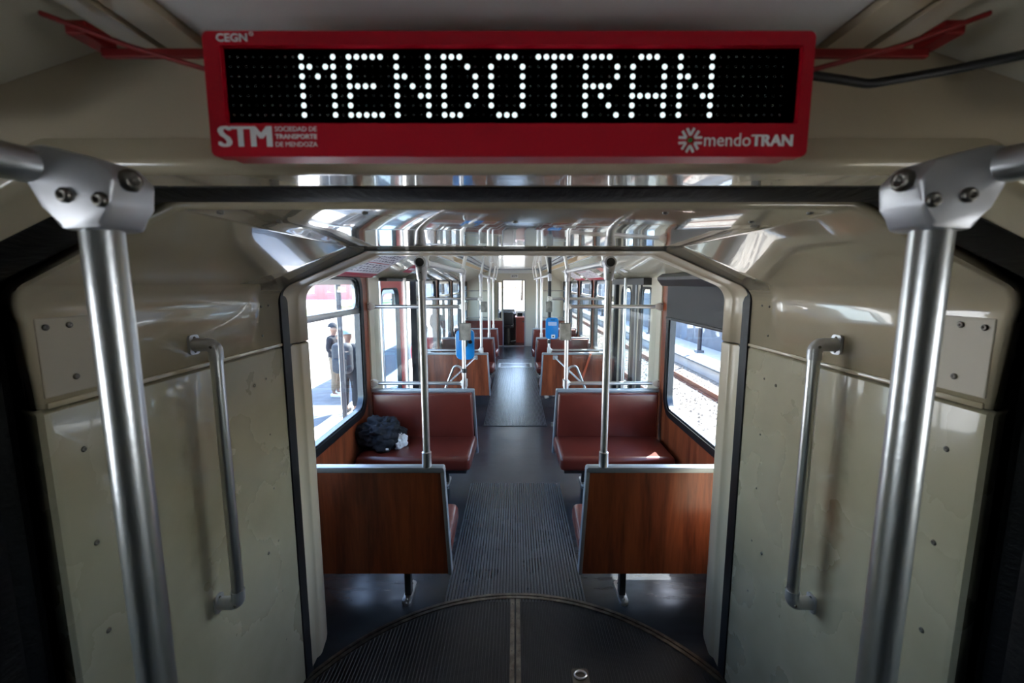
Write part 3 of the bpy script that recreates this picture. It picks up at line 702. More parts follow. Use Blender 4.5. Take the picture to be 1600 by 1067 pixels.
def tri_fit(t, s, x, y, z, d, name='bracket'):
    """small flat triangular casting, point towards d*X"""
    poly = [(x, z + .033), (x + d * .022, z + .033), (x + d * .062, z + .013), (x + d * .062, z - .013), (x + d * .022, z - .033), (x, z - .033)]
    o = obj(name, prism(poly, 'Y', y - .024, y + .024, bev=.005), 'white_cast', t, True)
    for dz in (-.02, .02): bolt(o, (x + d * .012, y - .024, z + dz), (0, -1, 0), .6)
    return o
for s, nm in SIDES:
    for y, lab in ((3.545, 'at the near edge of the %s door'), (5.34, 'at the far edge of the %s door')):
        t = thing('door_screen', (s * .8, y, .8), 'clear draught screen with two steel bars ' + lab % nm, 'screen', 'draught screens by the doors')
        for z in (.795, 1.432):
            obj('bar', tube([(s * .45, y, z), (s * 1.18, y, z)], .0155, 16), 'alu', t, True)
            tri_fit(t, s, s * (PX - .022), y + .01, z, s); tri_fit(t, s, s * 1.198, y, z, -s)
        obj('pane', box(min(s * .47, s * 1.15), max(s * .47, s * 1.15), y - .003, y + .003, .81, 1.42), 'screenglass', t)
    # door-side pole and hoop
    t = thing('door_pole', (s * 1.09, 4.33, 0), 'upright pole in the middle of the %s doorway' % nm, 'pole', 'doorway poles')
    obj('tube', tube([(s * 1.09, 4.33, 0), (s * 1.09, 4.33, 1.67)], .0165, 16), 'white_cast' if s < 0 else 'alu', t, True)
    obj('base_flange', tube([(s * 1.09, 4.33, 0), (s * 1.09, 4.33, .03)], .032, 16), 'cast', t, True)
    t = thing('hoop_handle', (s * .62, 4.75, 0), 'bent chrome hoop handrail in front of the wooden panel by the %s door' % nm, 'handrail', 'hoop handrails')
    obj('hoop', tube(arc_path([(s * .80, 4.72, 0), (s * .78, 4.72, .45), (s * .67, 4.72, .725), (s * .59, 4.72, .70), (s * .555, 4.72, .50), (s * .555, 4.72, 0)], [.2, .07, .06, .1], 8), .0135, 14), 'steel', t, True)
    obj('stay', tube([(s * .76, 4.76, .50), (s * .50, 5.34, .70)], .011, 12), 'steel', t, True)
    obj('stay_plate', box(min(s * .47, s * .53), max(s * .47, s * .53), 5.345, 5.372, .675, .725, bev=.004), 'cast', t)

def rounded_body(x0, x1, z0, z1, y0, y1, r, bev):
    b = prism(rrect(x0, x1, z0, z1, r, 6), 'Y', y0, y1)
    es = [e for e in b.edges if abs(e.verts[0].co.y - e.verts[1].co.y) < 1e-6]
    bmesh.ops.bevel(b, geom=es, offset=bev, segments=3, profile=.5, affect='EDGES'); return b
# validators and grey boxes
for s, nm in SIDES:
    x = s * PX
    t = thing('ticket_box', (x, 3.51, 1.16), 'worn grey metal ticket box on the pole by the %s door' % nm, 'box', 'grey ticket boxes')
    a, b = (x - .025, x + .062) if s < 0 else (x - .062, x + .025)
    obj('casing', box(a, b, 3.46, 3.505, 1.165, 1.30, bev=.006), 'boxgrey', t)
    obj('side_plate', box((a - .004) if s < 0 else b, a if s < 0 else (b + .004), 3.458, 3.507, 1.163, 1.302), 'alu', t)
    obj('clamp', box(x - .022, x + .022, 3.505, 3.53, 1.2, 1.26), 'cast', t)
    t = thing('small_grey_box', (x, 5.34, 1.2), 'small pale grey box on the far pole at the %s' % nm, 'box', 'small grey boxes')
    obj('casing', box(min(x, x + s * -.05), max(x, x - s * .05) + .03, 5.29, 5.325, 1.27, 1.40, bev=.006), 'boxgrey', t)
    obj('clamp', box(x - .02, x + .02, 5.325, 5.345, 1.3, 1.36), 'cast', t)
t = thing('card_reader', (-.42, 3.62, 1.1), 'blue card reader seen from behind on the pole by the left door', 'card reader')
obj('housing', rounded_body(-.495, -.345, .985, 1.235, 3.60, 3.655, .035, .012), 'blue', t, True)
obj('cable_port', tube([(-.375, 3.592, 1.135), (-.375, 3.601, 1.135)], .016, 16), 'dark', t, True)
obj('clamp', box(-.44, -.40, 3.54, 3.602, 1.10, 1.16, bev=.004), 'dark', t)
obj('side_ridge', box(-.499, -.488, 3.605, 3.65, 1.02, 1.2, bev=.003), 'white_cast', t)
obj('pole_sleeve', tube([(-.42, 3.525, .89), (-.42, 3.525, .925)], .021, 14), 'dark', t, True)
t = thing('card_reader', (.44, 5.28, 1.05), 'blue card reader with a pale screen on the far right pole', 'card reader')
obj('housing', rounded_body(.372, .525, .945, 1.205, 5.26, 5.315, .035, .012), 'blue', t, True)
obj('screen', box(.40, .503, 5.256, 5.262, 1.11, 1.155, bev=.002), 'screen', t)
obj('slot', box(.43, .48, 5.257, 5.262, 1.175, 1.182), 'dark', t)
obj('tap_sticker', box(.44, .485, 5.256, 5.261, .955, 1.0), 'white', t)
obj('tap_dot', tube([(.462, 5.2545, .977), (.462, 5.2565, .977)], .010, 12), 'dark', t)
obj('mount', box(.40, .44, 5.315, 5.35, 1.04, 1.1), 'dark', t)
obj('black_sleeve', tube([(.42, 5.36, 1.18), (.42, 5.36, 1.93)], .0215, 16), 'dark', t, True)
obj('lower_sleeve', tube([(.42, 5.36, .88), (.42, 5.36, .925)], .022, 14), 'dark', t, True)
# red strap on the right wood panel
t = thing('red_strap', (.85, 5.36, .4), 'thin orange red strap hanging slantwise by the right wooden panel', 'strap')
obj('strap_band', prism([(.93, .745), (.955, .745), (.85, .41), (.82, .41)], 'Y', 5.355, 5.3685), mat('strap_red', (.55, .09, .03), .6), t)

# ------------------------------------------------------------------ near poles with cast fittings
for s, nm in SIDES:
    px, py = s * .389, .42
    if s > 0: px = .392
    t = thing('near_grab_pole', (px, py, 0), 'large blurred steel pole in the %s foreground with a cast bracket' % nm, 'pole', 'foreground poles')
    obj('tube', tube([(px, py, 0), (px, py, 1.72)], .0168, 24), 'alu', t, True)
    obj('base_flange', tube([(px, py, 0), (px, py, .02), (px, py, .03)], [.045, .045, .03], 24), 'cast', t, True)
    bz = 1.727
    poly = [(px + s * .052, bz + .012), (px + s * .026, bz + .014), (px - s * .022, bz + .002), (px - s * .036, bz - .014), (px - s * .030, bz - .036),
            (px - s * .020, bz - .058), (px + s * .017, bz - .060), (px + s * .030, bz - .040), (px + s * .048, bz - .010)]
    cb = obj('cast_bracket', prism(poly, 'Y', py - .022, py + .026, bev=.005), 'cast', t, True)
    bolt(cb, (px + s * .008, py - .022, bz - .030), (0, -1, 0), 1.0); bolt(cb, (px - s * .023, py - .022, bz - .034), (0, -1, 0), 1.0)
    bolt(cb, (px - s * .036, py - .006, bz - .014), (-s, -.2, 0), 1.5)
    t2 = thing('near_side_bar', (px, py, bz), 'dark steel bar running back from the %s foreground pole bracket' % nm, 'bar', 'foreground bars')
    obj('tube', tube([(px + s * .030, py + .01, bz - .004), (px + s * .33, py - .95, bz)], .0155, 20), 'alu', t2, True)
    obj('rear_post', tube([(px + s * .33, py - .95, 0), (px + s * .33, py - .95, bz + .02)], .018, 16), 'steel', t2, True)
# grab handles on the articulation panels
for s, nm in SIDES:
    x, y = s * .798, 1.146
    t = thing('vertical_handrail', (s * .86, y, .7), 'vertical steel grab handle on the %s cream joint panel' % nm, 'handle', 'joint grab handles')
    obj('tube', tube([(x, y, .735), (x, y, 1.43)], .0155, 18), 'steel', t, True)
    for z, e in ((1.458, -1), (.705, 1)):
        obj('elbow', tube(arc_path([(x, y, z + e * .04), (x, y, z), (s * .856, y, z)], .03, 8), .018, 16), 'cast', t, True)
        pl = obj('wall_plate', prism(rrect(y - .018, y + .018, z - .026, z + .026, .008), 'X', s * .852, s * .8585, bev=.001), 'cast', t)
        bolt(pl, (s * .852, y, z + .018), (-s, 0, 0), .6); bolt(pl, (s * .852, y, z - .018), (-s, 0, 0), .6)
        bolt(t, (x, y - .018, z + e * .004), (0, -1, 0), .6)

# ------------------------------------------------------------------ LED destination sign
SY = .44
sg = thing('led_sign', (0, SY, 1.74), 'red framed LED display sign reading MENDOTRAN above the joint opening', 'sign')
X0, X1, Z0, Z1 = -.2925, .281, 1.741, 1.853
DX0, DX1, DZ0, DZ1 = -.2765, .2700, 1.7715, 1.8405
obj('case', box(X0 + .004, X1 - .004, SY + .006, SY + .04, Z0 + .003, Z1 - .003, bev=.004), 'red', sg)
fr = obj('front_frame', plate(rrect(X0, X1, Z0, Z1, .006), [rect(DX0, DX1, DZ0, DZ1)], 'Y', SY, SY + .012), 'red', sg)
dp = obj('display', box(DX0 - .001, DX1 + .001, SY + .006, SY + .010, DZ0 - .001, DZ1 + .001), 'black', sg)
FONT = {'M': ['10001', '11011', '10101', '10001', '10001', '10001', '10001'], 'E': ['11111', '10000', '10000', '11110', '10000', '10000', '11111'],
        'N': ['10001', '10001', '11001', '10101', '10011', '10001', '10001'], 'D': ['11100', '10010', '10001', '10001', '10001', '10010', '11100'],
        'O': ['01110', '10001', '10001', '10001', '10001', '10001', '01110'], 'T': ['11111', '00100', '00100', '00100', '00100', '00100', '00100'],
        'R': ['11110', '10001', '10001', '11110', '10100', '10010', '10001'], 'A': ['01110', '10001', '10001', '10001', '11111', '10001', '10001']}
px_ = .391 / 52; lx0 = -.2035; pz = .0520 / 6; lz0 = 1.8330
def led_bm(r=.0023):
    b = bmesh.new(); bmesh.ops.create_uvsphere(b, u_segments=8, v_segments=5, radius=r); bmesh.ops.scale(b, vec=(1, .6, 1), verts=b.verts); return b
lit = set()
for i, ch in enumerate('MENDOTRAN'):
    for r in range(7):
        for c in range(5):
            if FONT[ch][r][c] == '1': lit.add((i * 6 + c, r))
rl = root_loc(sg)
off = bmesh.new()
for c in range(-9, 62):
    for r in range(7):
        p = Vector((lx0 + c * px_, SY + .0055, lz0 - r * pz))
        if (c, r) in lit:
            o = link('led', shared('led', led_bm, 'led'), None, dp); o.location = p - rl
        else:
            b2 = led_bm(.0010); bmesh.ops.translate(b2, verts=b2.verts, vec=p); merge(off, b2)
tag(obj('unlit_leds', off, 'ledoff', dp), kind='stuff')
def txt(name, s, x0, x1, z0, z1, m='white', off=0.0, sp=1.0, bold=0.0):
    b = bmesh.new()
    for k in ((-1, 0, 1) if bold else (0,)):
        merge(b, fit(text_bm(s, off, sp), x0 + bold + k * bold, x1 - bold + k * bold, z0, z1, SY - .0001 * (k + 1)))
    return obj(name, b, m, fr)
txt('lettering', 'CEGN', -.279, -.250, 1.8435, 1.8505, off=.02)
txt('lettering', 'o', -.248, -.244, 1.8485, 1.8520, off=.01)
txt('lettering', 'STM', -.285, -.233, 1.7500, 1.7690, bold=.0013)
txt('lettering', 'SOCIEDAD DE', -.2300, -.190, 1.7642, 1.7685, off=-.004)
txt('lettering', 'TRANSPORTE', -.2300, -.190, 1.7573, 1.7616, off=.02)
txt('lettering', 'DE MENDOZA', -.2300, -.190, 1.7502, 1.7545, off=-.004)
txt('lettering', 'mendo', .1815, .2260, 1.7505, 1.7625, off=.0)
txt('lettering', 'TRAN', .2265, .2665, 1.7507, 1.7612, off=.01, bold=.0005)
lg = bmesh.new(); cx, cz = .1680, 1.7560
for k in range(6):
    a = PI / 2 + k * PI / 3
    tip = Vector((cx + .0045 * math.cos(a), cz + .0045 * math.sin(a)))
    for e in (-1, 1):
        aa = a + e * .30; end = Vector((cx + .0115 * math.cos(aa), cz + .0115 * math.sin(aa)))
        dv = (end - tip).normalized(); nv = Vector((-dv.y, dv.x)) * .0011
        prism([tuple(tip - nv), tuple(end - nv), tuple(end + nv), tuple(tip + nv)], 'Y', SY - .0007, SY, lg)
obj('logo_star', lg, 'white', fr)
obj('logo_dot', tube([(cx, SY - .001, cz), (cx, SY, cz)], .0023, 12), 'green', fr)
# tilt of the case and its red mounting arms
for s, nm in SIDES:
    t = thing('sign_bracket', (s * .29, SY, 1.84), 'red metal bracket holding the %s end of the LED sign' % nm, 'bracket', 'red sign brackets')
    xa = X0 if s < 0 else X1
    obj('flat_arm', box(min(xa, s * .415), max(xa, s * .415), SY + .03, SY + .036, 1.845, 1.853, bev=.001), 'dred', t)
    obj('stay_arm', tube([(xa - s * .004, SY + .012, 1.822), (s * .37, SY + .010, 1.845), (s * .44, SY + .0, 1.868)], .0024, 8), 'dred', t)
    obj('tab', box(min(s * .405, s * .425), max(s * .405, s * .425), SY + .005, SY + .04, 1.853, 1.866, bev=.002), 'dred', t)
t = thing('sign_cable', (.33, .47, 1.84), 'black cable running from the LED sign to the right', 'cable')
obj('cable', tube(arc_path([(.27, .49, 1.835), (.31, .50, 1.842), (.38, .50, 1.832), (.46, .49, 1.842), (.60, .45, 1.86)], .05), .0045, 10), 'dark', t, True)

# ------------------------------------------------------------------ posters on the cornice
def on_cornice(s, y, u):      # u: 0 at the bottom edge, 1 at the top edge
    return Vector((s * (1.195 - .405 * u), y, 1.662 + .23 * u))
def cornice_quad(s, y0, y1, u0, u1, lift, th=.0012, bm=None):
    n = Vector((-s * .23, 0, -.405)).normalized(); bm = bm or bmesh.new()
    q = [on_cornice(s, y0, u0), on_cornice(s, y1, u0), on_cornice(s, y1, u1), on_cornice(s, y0, u1)]
    a = [bm.verts.new(p + n * lift) for p in q]; b = [bm.verts.new(p + n * (lift + th)) for p in q]
    bm.faces.new(a); bm.faces.new(b[::-1])
    for i in range(4): bm.faces.new((a[i], a[(i + 1) % 4], b[(i + 1) % 4], b[i]))
    return bm
def poster(s, y0, y1, u0, u1, label, rows=9, group='posters on the cornice'):
    t = thing('poster', tuple(on_cornice(s, (y0 + y1) / 2, u0)), label, 'poster', group)
    sh = obj('sheet', cornice_quad(s, y0, y1, u0, u1, .0005), 'paper', t)
    obj('red_band', cornice_quad(s, y0, y1, u0, u0 + (u1 - u0) * .17, .0018, .0008), 'wred', sh)
    ink = bmesh.new(); red = bmesh.new()
    for r in range(rows):
        ub = u0 + (u1 - u0) * (.24 + .7 * r / rows); y = y0 + .06
        if r in (4,):
            cornice_quad(s, y0 + .3 * (y1 - y0), y1 - .08, ub, ub + .018, .0018, .0006, red); continue
        while y < y1 - .1:
            l = random.uniform(.02, .05); cornice_quad(s, y, y + l, ub, ub + random.uniform(.012, .045), .0018, .0006, ink); y += l + random.uniform(.015, .04)
    tag(obj('print', ink, 'ink', sh), kind='stuff')
    if len(red.verts): obj('red_line', red, 'wred', sh)
    w2 = bmesh.new(); y = y0 + .45 * (y1 - y0)
    while y < y1 - .06: cornice_quad(s, y, y + .02, u0 + .03, u0 + .055, .0028, .0005, w2); y += .028
    tag(obj('band_print', w2, 'pink', sh), kind='stuff')
poster(-1, 2.35, 3.62, .02, .80, 'white timetable poster with a red lower band on the near left cornice')
t = thing('sticker', tuple(on_cornice(-1, 4.35, .3)), 'small red notice sticker on the left cornice beside the pole top', 'sticker')
obj('sheet', cornice_quad(-1, 4.22, 4.52, .28, .62, .0006), 'wred', t)
obj('print', cornice_quad(-1, 4.26, 4.48, .38, .46, .002, .0006), 'paper', t)
poster(1, 5.75, 6.95, .02, .80, 'white poster with a red lower band on the far right cornice', 7)
t = thing('sticker', tuple(on_cornice(1, 5.0, .5)), 'small red sticker on the right cornice beside the pole', 'sticker')
obj('sheet', cornice_quad(1, 4.95, 5.25, .42, .60, .0006), 'pink', t)
t = thing('sticker', tuple(on_cornice(1, 4.3, .3)), 'tiny white square sticker near the joint on the right cornice', 'sticker')
obj('sheet', cornice_quad(1, 4.22, 4.36, .28, .40, .0006), 'white', t)
poster(1, 7.3, 8.3, .05, .8, 'second smaller pale poster deep along the right cornice', 6)

# ------------------------------------------------------------------ clothes left on the bench
def lump(name, c, r, m, parent, amp, seed, sub=4, fl=0.0):
    b = bmesh.new(); bmesh.ops.create_icosphere(b, subdivisions=sub, radius=1)
    from mathutils import noise
    for v in b.verts:
        n = v.co.normalized(); q = n * 1.7 + Vector((seed, seed * 2, 0))
        k = 1 + amp * noise.noise(q) + amp * .6 * (1 - abs(noise.noise(q * 2.3)) * 2) + amp * .25 * noise.noise(q * 5)
        p = Vector((n.x * r[0] * k, n.y * r[1] * k, n.z * r[2] * k))
        if p.z < -fl: p.z = -fl
        v.co = p + Vector(c)
    return obj(name, b, m, parent, True, 180)
t = thing('black_jacket', (-1.05, 3.2, .372), 'crumpled black jacket lying on the left bench by the window', 'jacket')
lump('body', (-1.04, 3.24, .465), (.155, .13, .115), 'cloth', t, .36, 3.1, 5, fl=.093)
lump('sleeve', (-.99, 3.16, .43), (.085, .08, .07), 'cloth', t, .3, 8.1, fl=.058)
obj('small_print', box(-.955, -.935, 3.075, 3.08, .40, .412), 'white', t)
t = thing('white_cloth', (-.90, 3.22, .372), 'crumpled white cloth tucked beside the black jacket', 'cloth')
lump('folds', (-.895, 3.22, .41), (.055, .07, .05), 'wcloth', t, .4, 5.2, 4, fl=.037)

# ------------------------------------------------------------------ outdoors
GZ = -.95
g = struct('floor_ground', 'pale sunlit paving around the tram stop', (0, 0, GZ), 'ground')
obj('paving', box(-90, 1.7, -40, 150, GZ - .2, GZ), 'paving', g)
obj('far_field', box(9.0, 90, -40, 150, GZ - .2, GZ), 'paving', g)
obj('shade_band', box(-5.0, -3.6, -10, 60, GZ, GZ + .006), 'kerbs_and_shade', g)  # shade beside the stop, painted as a darker strip on the pale paving
obj('track_bed', box(1.7, 9.0, -40, 150, GZ - .25, GZ - .05), 'ballast', g)
st = bmesh.new()
for k in range(5200):
    y = random.uniform(4, 22); x = random.uniform(1.75, 5.3); r = random.uniform(.02, .05); z = GZ - .05
    vs_ = [st.verts.new((x + r * math.cos(a) * random.uniform(.7, 1.2), y + r * math.sin(a) * random.uniform(.7, 1.2), z + random.uniform(-.005, .01))) for a in (0, 1.25, 2.5, 3.77, 5.0)]
    tp = st.verts.new((x + r * .2, y, z + r * random.uniform(.6, 1.1)))
    for i in range(5): st.faces.new((vs_[i], vs_[(i + 1) % 5], tp))
tag(obj('ballast_stones', st, 'stone'), 'loose pale ballast stones beside the adjacent track', 'ballast', kind='stuff')
for x, lab in ((3.1, 'near'), (4.535, 'far')):
    t = thing('track_rail', (x, 15, GZ), 'rusty steel rail of the adjacent track, the %s one' % lab, 'rail', 'rails of the adjacent track')
    obj('head', box(x - .035, x + .035, -5, 70, GZ + .06, GZ + .10, bev=.008), 'rail', t)
    obj('web', box(x - .010, x + .010, -5, 70, GZ - .02, GZ + .06), 'rail', t)
    obj('rail_foot', box(x - .07, x + .07, -5, 70, GZ - .05, GZ - .02), 'rail', t)
t = thing('opposite_platform', (6.2, 20, GZ), 'low pale concrete platform across the tracks on the right', 'platform')
obj('slab', box(5.4, 6.98, 2, 60, GZ - .05, GZ + .26), 'platform', t)
obj('coping', box(5.34, 5.62, 2, 60, GZ + .22, GZ + .275, bev=.008), 'kerbs_and_shade', t)
t = thing('boundary_wall', (7.1, 20, GZ), 'grey concrete boundary wall behind the opposite platform', 'wall')
for k in range(18): obj('wall_panel', box(7.0, 7.15, 2 + k * 3 + .01, 5 + k * 3 - .01, GZ, GZ + 2.05 - .1 * (k % 2 == 9)), 'wallc', t)
for k in range(6):
    t = thing('platform_post', (6.2, 9 + k * 5.5, GZ + .26), 'dark lamp post on the opposite platform, %s from the joint' % ['first', 'second', 'third', 'fourth', 'fifth', 'sixth'][k], 'post', 'platform lamp posts')
    obj('shaft', tube([(6.2, 9 + k * 5.5, GZ + .26), (6.2, 9 + k * 5.5, GZ + 4.2)], [.07, .05], 10), 'post', t, True)
    obj('lamp_arm', tube([(6.2, 9 + k * 5.5, GZ + 4.15), (5.5, 9 + k * 5.5, GZ + 4.3)], .035, 8), 'post', t, True)
    obj('base', box(6.08, 6.32, 8.88 + k * 5.5, 9.12 + k * 5.5, GZ + .26, GZ + .34), 'kerbs_and_shade', t)
# stop shelter on the left
t = thing('stop_shelter', (-3.0, 14, GZ), 'dark tram stop shelter roof on posts beside the left platform', 'shelter')
obj('roof_slab', box(-3.4, -2.0, 10.75, 20.5, GZ + 3.1, GZ + 3.2, bev=.02), 'post', t)
for y in (11.2, 15.2, 19.2): obj('shelter_post', tube([(-2.5, y, GZ), (-2.5, y, GZ + 3.1)], .05, 12), 'post', t, True)
t = thing('sign_post', (-3.13, 7.75, GZ), 'dark upright post on the platform seen through the nearest left window', 'post')
obj('shaft', box(-3.165, -3.095, 7.72, 7.79, GZ, GZ + 3.4, bev=.01), 'post', t)
obj('reflective_edge', box(-3.172, -3.163, 7.715, 7.735, GZ + .3, GZ + 3.2), 'white', t)
obj('post_base', box(-3.23, -3.03, 7.65, 7.86, GZ, GZ + .04, bev=.008), 'kerbs_and_shade', t)
t = thing('lawn_strip', (-18, 36, GZ), 'strip of sunlit green lawn across the street on the left', 'lawn')
tag(t, kind='stuff')
obj('grass', box(-19, -16.5, 24, 60, GZ, GZ + .08), 'lawn', t)
def building(x0, x1, y0, y1, h, m, label, floors, cols, face):
    t = thing('building', ((x0 + x1) / 2, (y0 + y1) / 2, GZ), label, 'building', 'far buildings')
    wl = obj('walls', box(x0, x1, y0, y1, GZ, GZ + h), m, t)
    obj('parapet', plate(rect(x0 - .1, x1 + .1, y0 - .1, y1 + .1), [rect(x0 + .2, x1 - .2, y0 + .2, y1 - .2)], 'Z', GZ + h, GZ + h + .4), 'bwhite', t)
    for f in range(floors):
        for c in range(cols):
            z = GZ + 1 + f * 3.0
            if face == 'X':
                w_ = (y1 - y0) / cols; a = y0 + w_ * (c + .25); wn = obj('window', box(x1 - .05, x1 + .04, a, a + w_ * .5, z, z + 1.5), 'bwhite', t)
                obj('pane', box(x1 + .04, x1 + .05, a + .08, a + w_ * .5 - .08, z + .08, z + 1.42), 'bglass', wn)
            else:
                w_ = (x1 - x0) / cols; a = x0 + w_ * (c + .25); wn = obj('window', box(a, a + w_ * .5, y0 - .04, y0 + .05, z, z + 1.5), 'bwhite', t)
                obj('pane', box(a + .08, a + w_ * .5 - .08, y0 - .05, y0 - .04, z + .08, z + 1.42), 'bglass', wn)
building(-30, -20, 22, 40, 7, 'bwhite', 'long white building across the street on the left', 2, 6, 'X')
building(-34, -24, 70, 90, 9, 'bpink', 'pale red building farther along the left street', 3, 5, 'X')
building(-16, -6, 70, 80, 8, 'bgrey', 'grey building ahead to the left of the tracks', 2, 4, 'Y')
building(4, 16, 75, 85, 7, 'bwhite', 'white building ahead to the right of the tracks', 2, 5, 'Y')
building(22, 32, 20, 44, 8, 'bgrey', 'grey building beyond the right boundary wall', 2, 6, 'Y')
def tree(x, y, h, r, label):
    t = thing('tree', (x, y, GZ), label, 'tree', 'street trees')
    obj('trunk', tube([(x, y, GZ), (x + .1, y, GZ + h * .35), (x, y + .1, GZ + h * .6)], [.2, .15, .08], 8), 'bark', t, True)
    b = bmesh.new(); rnd = random.Random(int(x * 31 + y))
    for k in range(1500):
        u = Vector((rnd.gauss(0, 1), rnd.gauss(0, 1), rnd.gauss(0, 1))).normalized() * (rnd.random() ** .4)
        p = Vector((x + u.x * r, y + u.y * r, GZ + h * .68 + u.z * h * .33)); q = rnd.uniform(.14, .30)
        e = Euler((rnd.uniform(0, 6), rnd.uniform(0, 6), rnd.uniform(0, 6))).to_matrix()
        vv = [b.verts.new(p + e @ Vector(c) * q) for c in ((-1, 0, 0), (0, -.5, .1), (1, 0, 0), (0, .5, .1))]; b.faces.new(vv)
    tag(obj('crown', b, 'leaf', t), kind='stuff')
for x, y, h, r, lab in ((-21.5, 43, 6, 2.4, 'green tree on the lawn left of the street'), (-14, 50, 7, 2.8, 'tall tree farther along the left street'), (-6, 58, 7, 3, 'tree ahead left of the tracks'),
                        (1, 66, 8, 3.2, 'tree straight ahead beyond the windscreen'), (7.5, 60, 7, 3, 'tree ahead right of the tracks'), (10, 12, 5.5, 2.2, 'tree behind the right wall near the doors'),
                        (11, 20, 6.5, 2.6, 'tree behind the right wall farther along'), (10, 30, 6, 2.4, 'third tree behind the right boundary wall')):
    tree(x, y, h, r, lab)

# ------------------------------------------------------------------ people on the platform
def skin_mesh(name, verts, edges, radii, m, parent, sub=1, root=0):
    me = bpy.data.meshes.new(name); me.from_pydata([tuple(v) for v in verts], edges, [])
    o = bpy.data.objects.new(name, me); C.objects.link(o)
    o.modifiers.new('skin', 'SKIN'); sv = me.skin_vertices[0].data
    for i, r in enumerate(radii): sv[i].radius = (r, r) if not isinstance(r, tuple) else r
    for i in range(len(verts)): sv[i].use_root = (i == root)
    q = o.modifiers.new('sub', 'SUBSURF'); q.levels = sub; q.render_levels = sub
    bpy.context.view_layer.update()
    nm = bpy.data.meshes.new_from_object(o.evaluated_get(bpy.context.evaluated_depsgraph_get()))
    bpy.data.objects.remove(o); bpy.data.meshes.remove(me); nm.name = name
    for p in nm.polygons: p.use_smooth = True
    nm.materials.clear(); nm.materials.append(M[m])
    r = bpy.data.objects.new(name, nm); C.objects.link(r); r.parent = parent
    return r
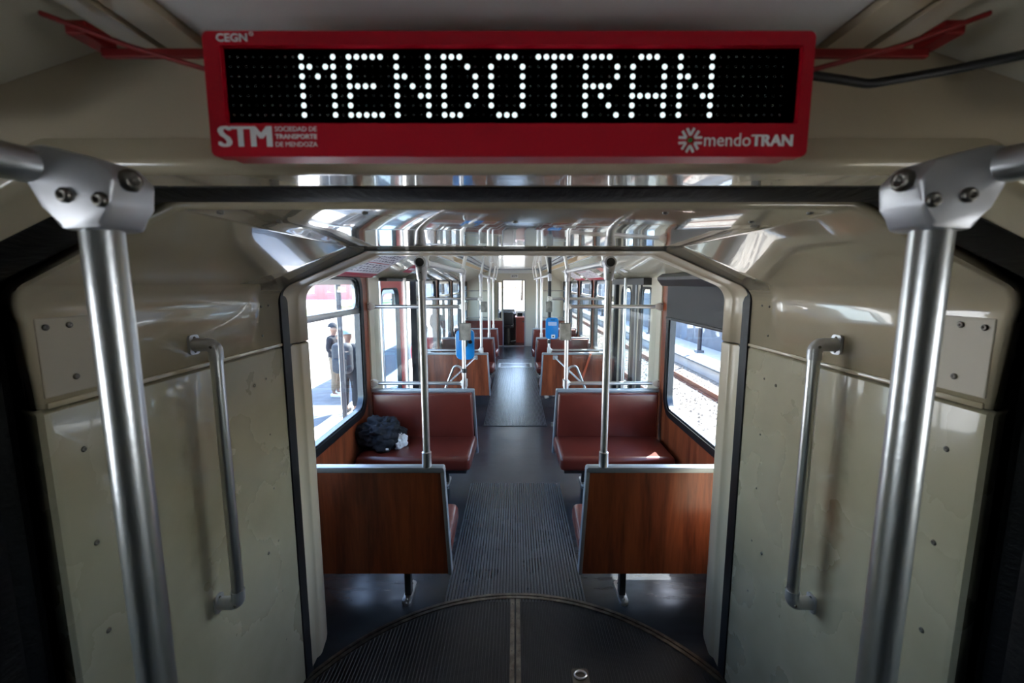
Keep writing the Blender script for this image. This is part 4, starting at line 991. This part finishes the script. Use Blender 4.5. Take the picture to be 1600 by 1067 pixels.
def person(x, y, rot, h, label, top, legs, shoe, hat=None, pack=None, shorts=False, arm=0.0):
    t = thing('person', (x, y, GZ), label, 'person', 'people waiting on the platform'); t.rotation_euler.z = rot; t.scale = (h / 1.72,) * 3
    V = []; E = []; R = []
    def add(p, r, par=None):
        V.append(Vector(p)); R.append(r)
        if par is not None: E.append((par, len(V) - 1))
        return len(V) - 1
    pel = add((0, 0, .95), (.15, .11)); sp = add((0, .01, 1.12), (.13, .10), pel); ch = add((0, 0, 1.32), (.155, .105), sp)
    nk = add((0, .0, 1.47), .055, ch); hb = add((0, -.01, 1.56), (.070, .085), nk); hm = add((0, -.01, 1.64), (.075, .095), hb); add((0, 0, 1.70), (.05, .06), hm)
    ns = add((0, -.10, 1.61), .012, hm)
    arms = []
    for s in (-1, 1):
        add((s * .082, .0, 1.61), .014, hm)
        sh = add((s * .18, 0, 1.40), .06, ch); el = add((s * .23, .03, 1.13), .045, sh); wr = add((s * .22, -.10 - arm * .15, .92 + arm * .15), .030, el)
        pm = add((s * .21, -.14 - arm * .2, .86 + arm * .17), (.038, .022), wr)
        for k in range(4):
            f1 = add((s * .21 + (k - 1.5) * .016 * 1, -.165 - arm * .2, .81 + arm * .17 + .004 * abs(k - 1.5)), .009, pm); add((s * .20 + (k - 1.5) * .015, -.155 - arm * .2, .775 + arm * .17 + .006 * abs(k - 1.5)), .008, f1)
        th = add((s * .185, -.16 - arm * .2, .855 + arm * .17), .010, pm); add((s * .175, -.185 - arm * .2, .825 + arm * .17), .009, th)
        arms.append((sh, el, wr))
        hp = add((s * .09, 0, .90), .085, pel); kn = add((s * .10, -.02, .50), .058, hp); an = add((s * .10, .02, .09), .038, kn); add((s * .105, -.11, .045), .035, an)
    skin_mesh('body', V, E, R, 'skin', t, 1)
    # top: torso and sleeves
    V2 = [(0, 0, .80), (0, .01, 1.12), (0, 0, 1.33), (0, .005, 1.45)]; E2 = [(0, 1), (1, 2), (2, 3)]; R2 = [(.185, .14), (.17, .135), (.185, .135), (.085, .085)]
    for s in (-1, 1):
        n = len(V2); V2 += [(s * .19, 0, 1.40), (s * .235, .03, 1.13), (s * .222, -.085 - arm * .13, .935 + arm * .14)]; E2 += [(2, n), (n, n + 1), (n + 1, n + 2)]; R2 += [.078, .064, .05]
    skin_mesh('jacket', V2, E2, R2, top, t, 1)
    V3 = [(0, 0, 1.06), (0, 0, .88)]; E3 = [(0, 1)]; R3 = [(.165, .125), (.15, .12)]
    for s in (-1, 1):
        n = len(V3); pts = [((s * .09, 0, .84), .10), ((s * .10, -.02, .50), .078)] + ([] if shorts else [((s * .10, .02, .13), .062)])
        for k, (p, r) in enumerate(pts): V3.append(p); R3.append(r); E3.append((1 if k == 0 else n + k - 1, n + k))
    skin_mesh('trousers', V3, E3, R3, legs, t, 1)
    for s in (-1, 1):
        b = box(s * .105 - .048, s * .105 + .048, -.17, .085, 0, .095, bev=.03, seg=3)
        for v in b.verts:
            if v.co.y < -.06 and v.co.z > .05: v.co.z = .05 + (v.co.z - .05) * .5
        o = obj('shoe', b, shoe, None, True); o.parent = t
    b = bmesh.new(); bmesh.ops.create_uvsphere(b, u_segments=16, v_segments=10, radius=1)
    bmesh.ops.delete(b, geom=[v for v in b.verts if v.co.z < -.25], context='VERTS')
    bmesh.ops.scale(b, vec=(.098, .118, .11), verts=b.verts); bmesh.ops.translate(b, vec=(0, .008, 1.652), verts=b.verts)
    o = obj('cap' if hat else 'hair', b, hat or 'hair', None, True); o.parent = t
    if hat:
        b = prism([(math.cos(a) * .085, -.08 - math.sin(a) * .10) for a in [PI * k / 10 for k in range(11)]], 'Z', 1.635, 1.645); o2 = obj('brim', b, hat); o2.parent = o
    if pack:
        b = box(-.20, .20, .13, .38, .88, 1.50, bev=.11, seg=5); o = obj('backpack', b, pack, None, True); o.parent = t
        b = box(-.14, .14, .36, .42, .94, 1.2, bev=.028, seg=3); o2 = obj('front_pocket', b, pack, None, True); o2.parent = o
    return t
person(-4.1, 9.75, math.radians(85), 1.66, 'person in a dark hoodie and cap with beige trousers and white shoes, in profile', 'navy', 'beige', 'shoe', 'navy', None, False, .6)
person(-3.28, 8.45, math.radians(175), 1.66, 'person with a light blue cap and a large grey backpack beside the post', 'greycloth', 'jeans', 'navy', 'lightblue', 'greycloth')
person(-1.95, 9.2, math.radians(20), 1.68, 'person in a red jacket standing close to the tram on the left', 'redcloth', 'jeans', 'navy')
person(-2.9, 16.0, math.radians(160), 1.70, 'person in dark clothes waiting farther along under the shelter', 'navy', 'jeans', 'navy')
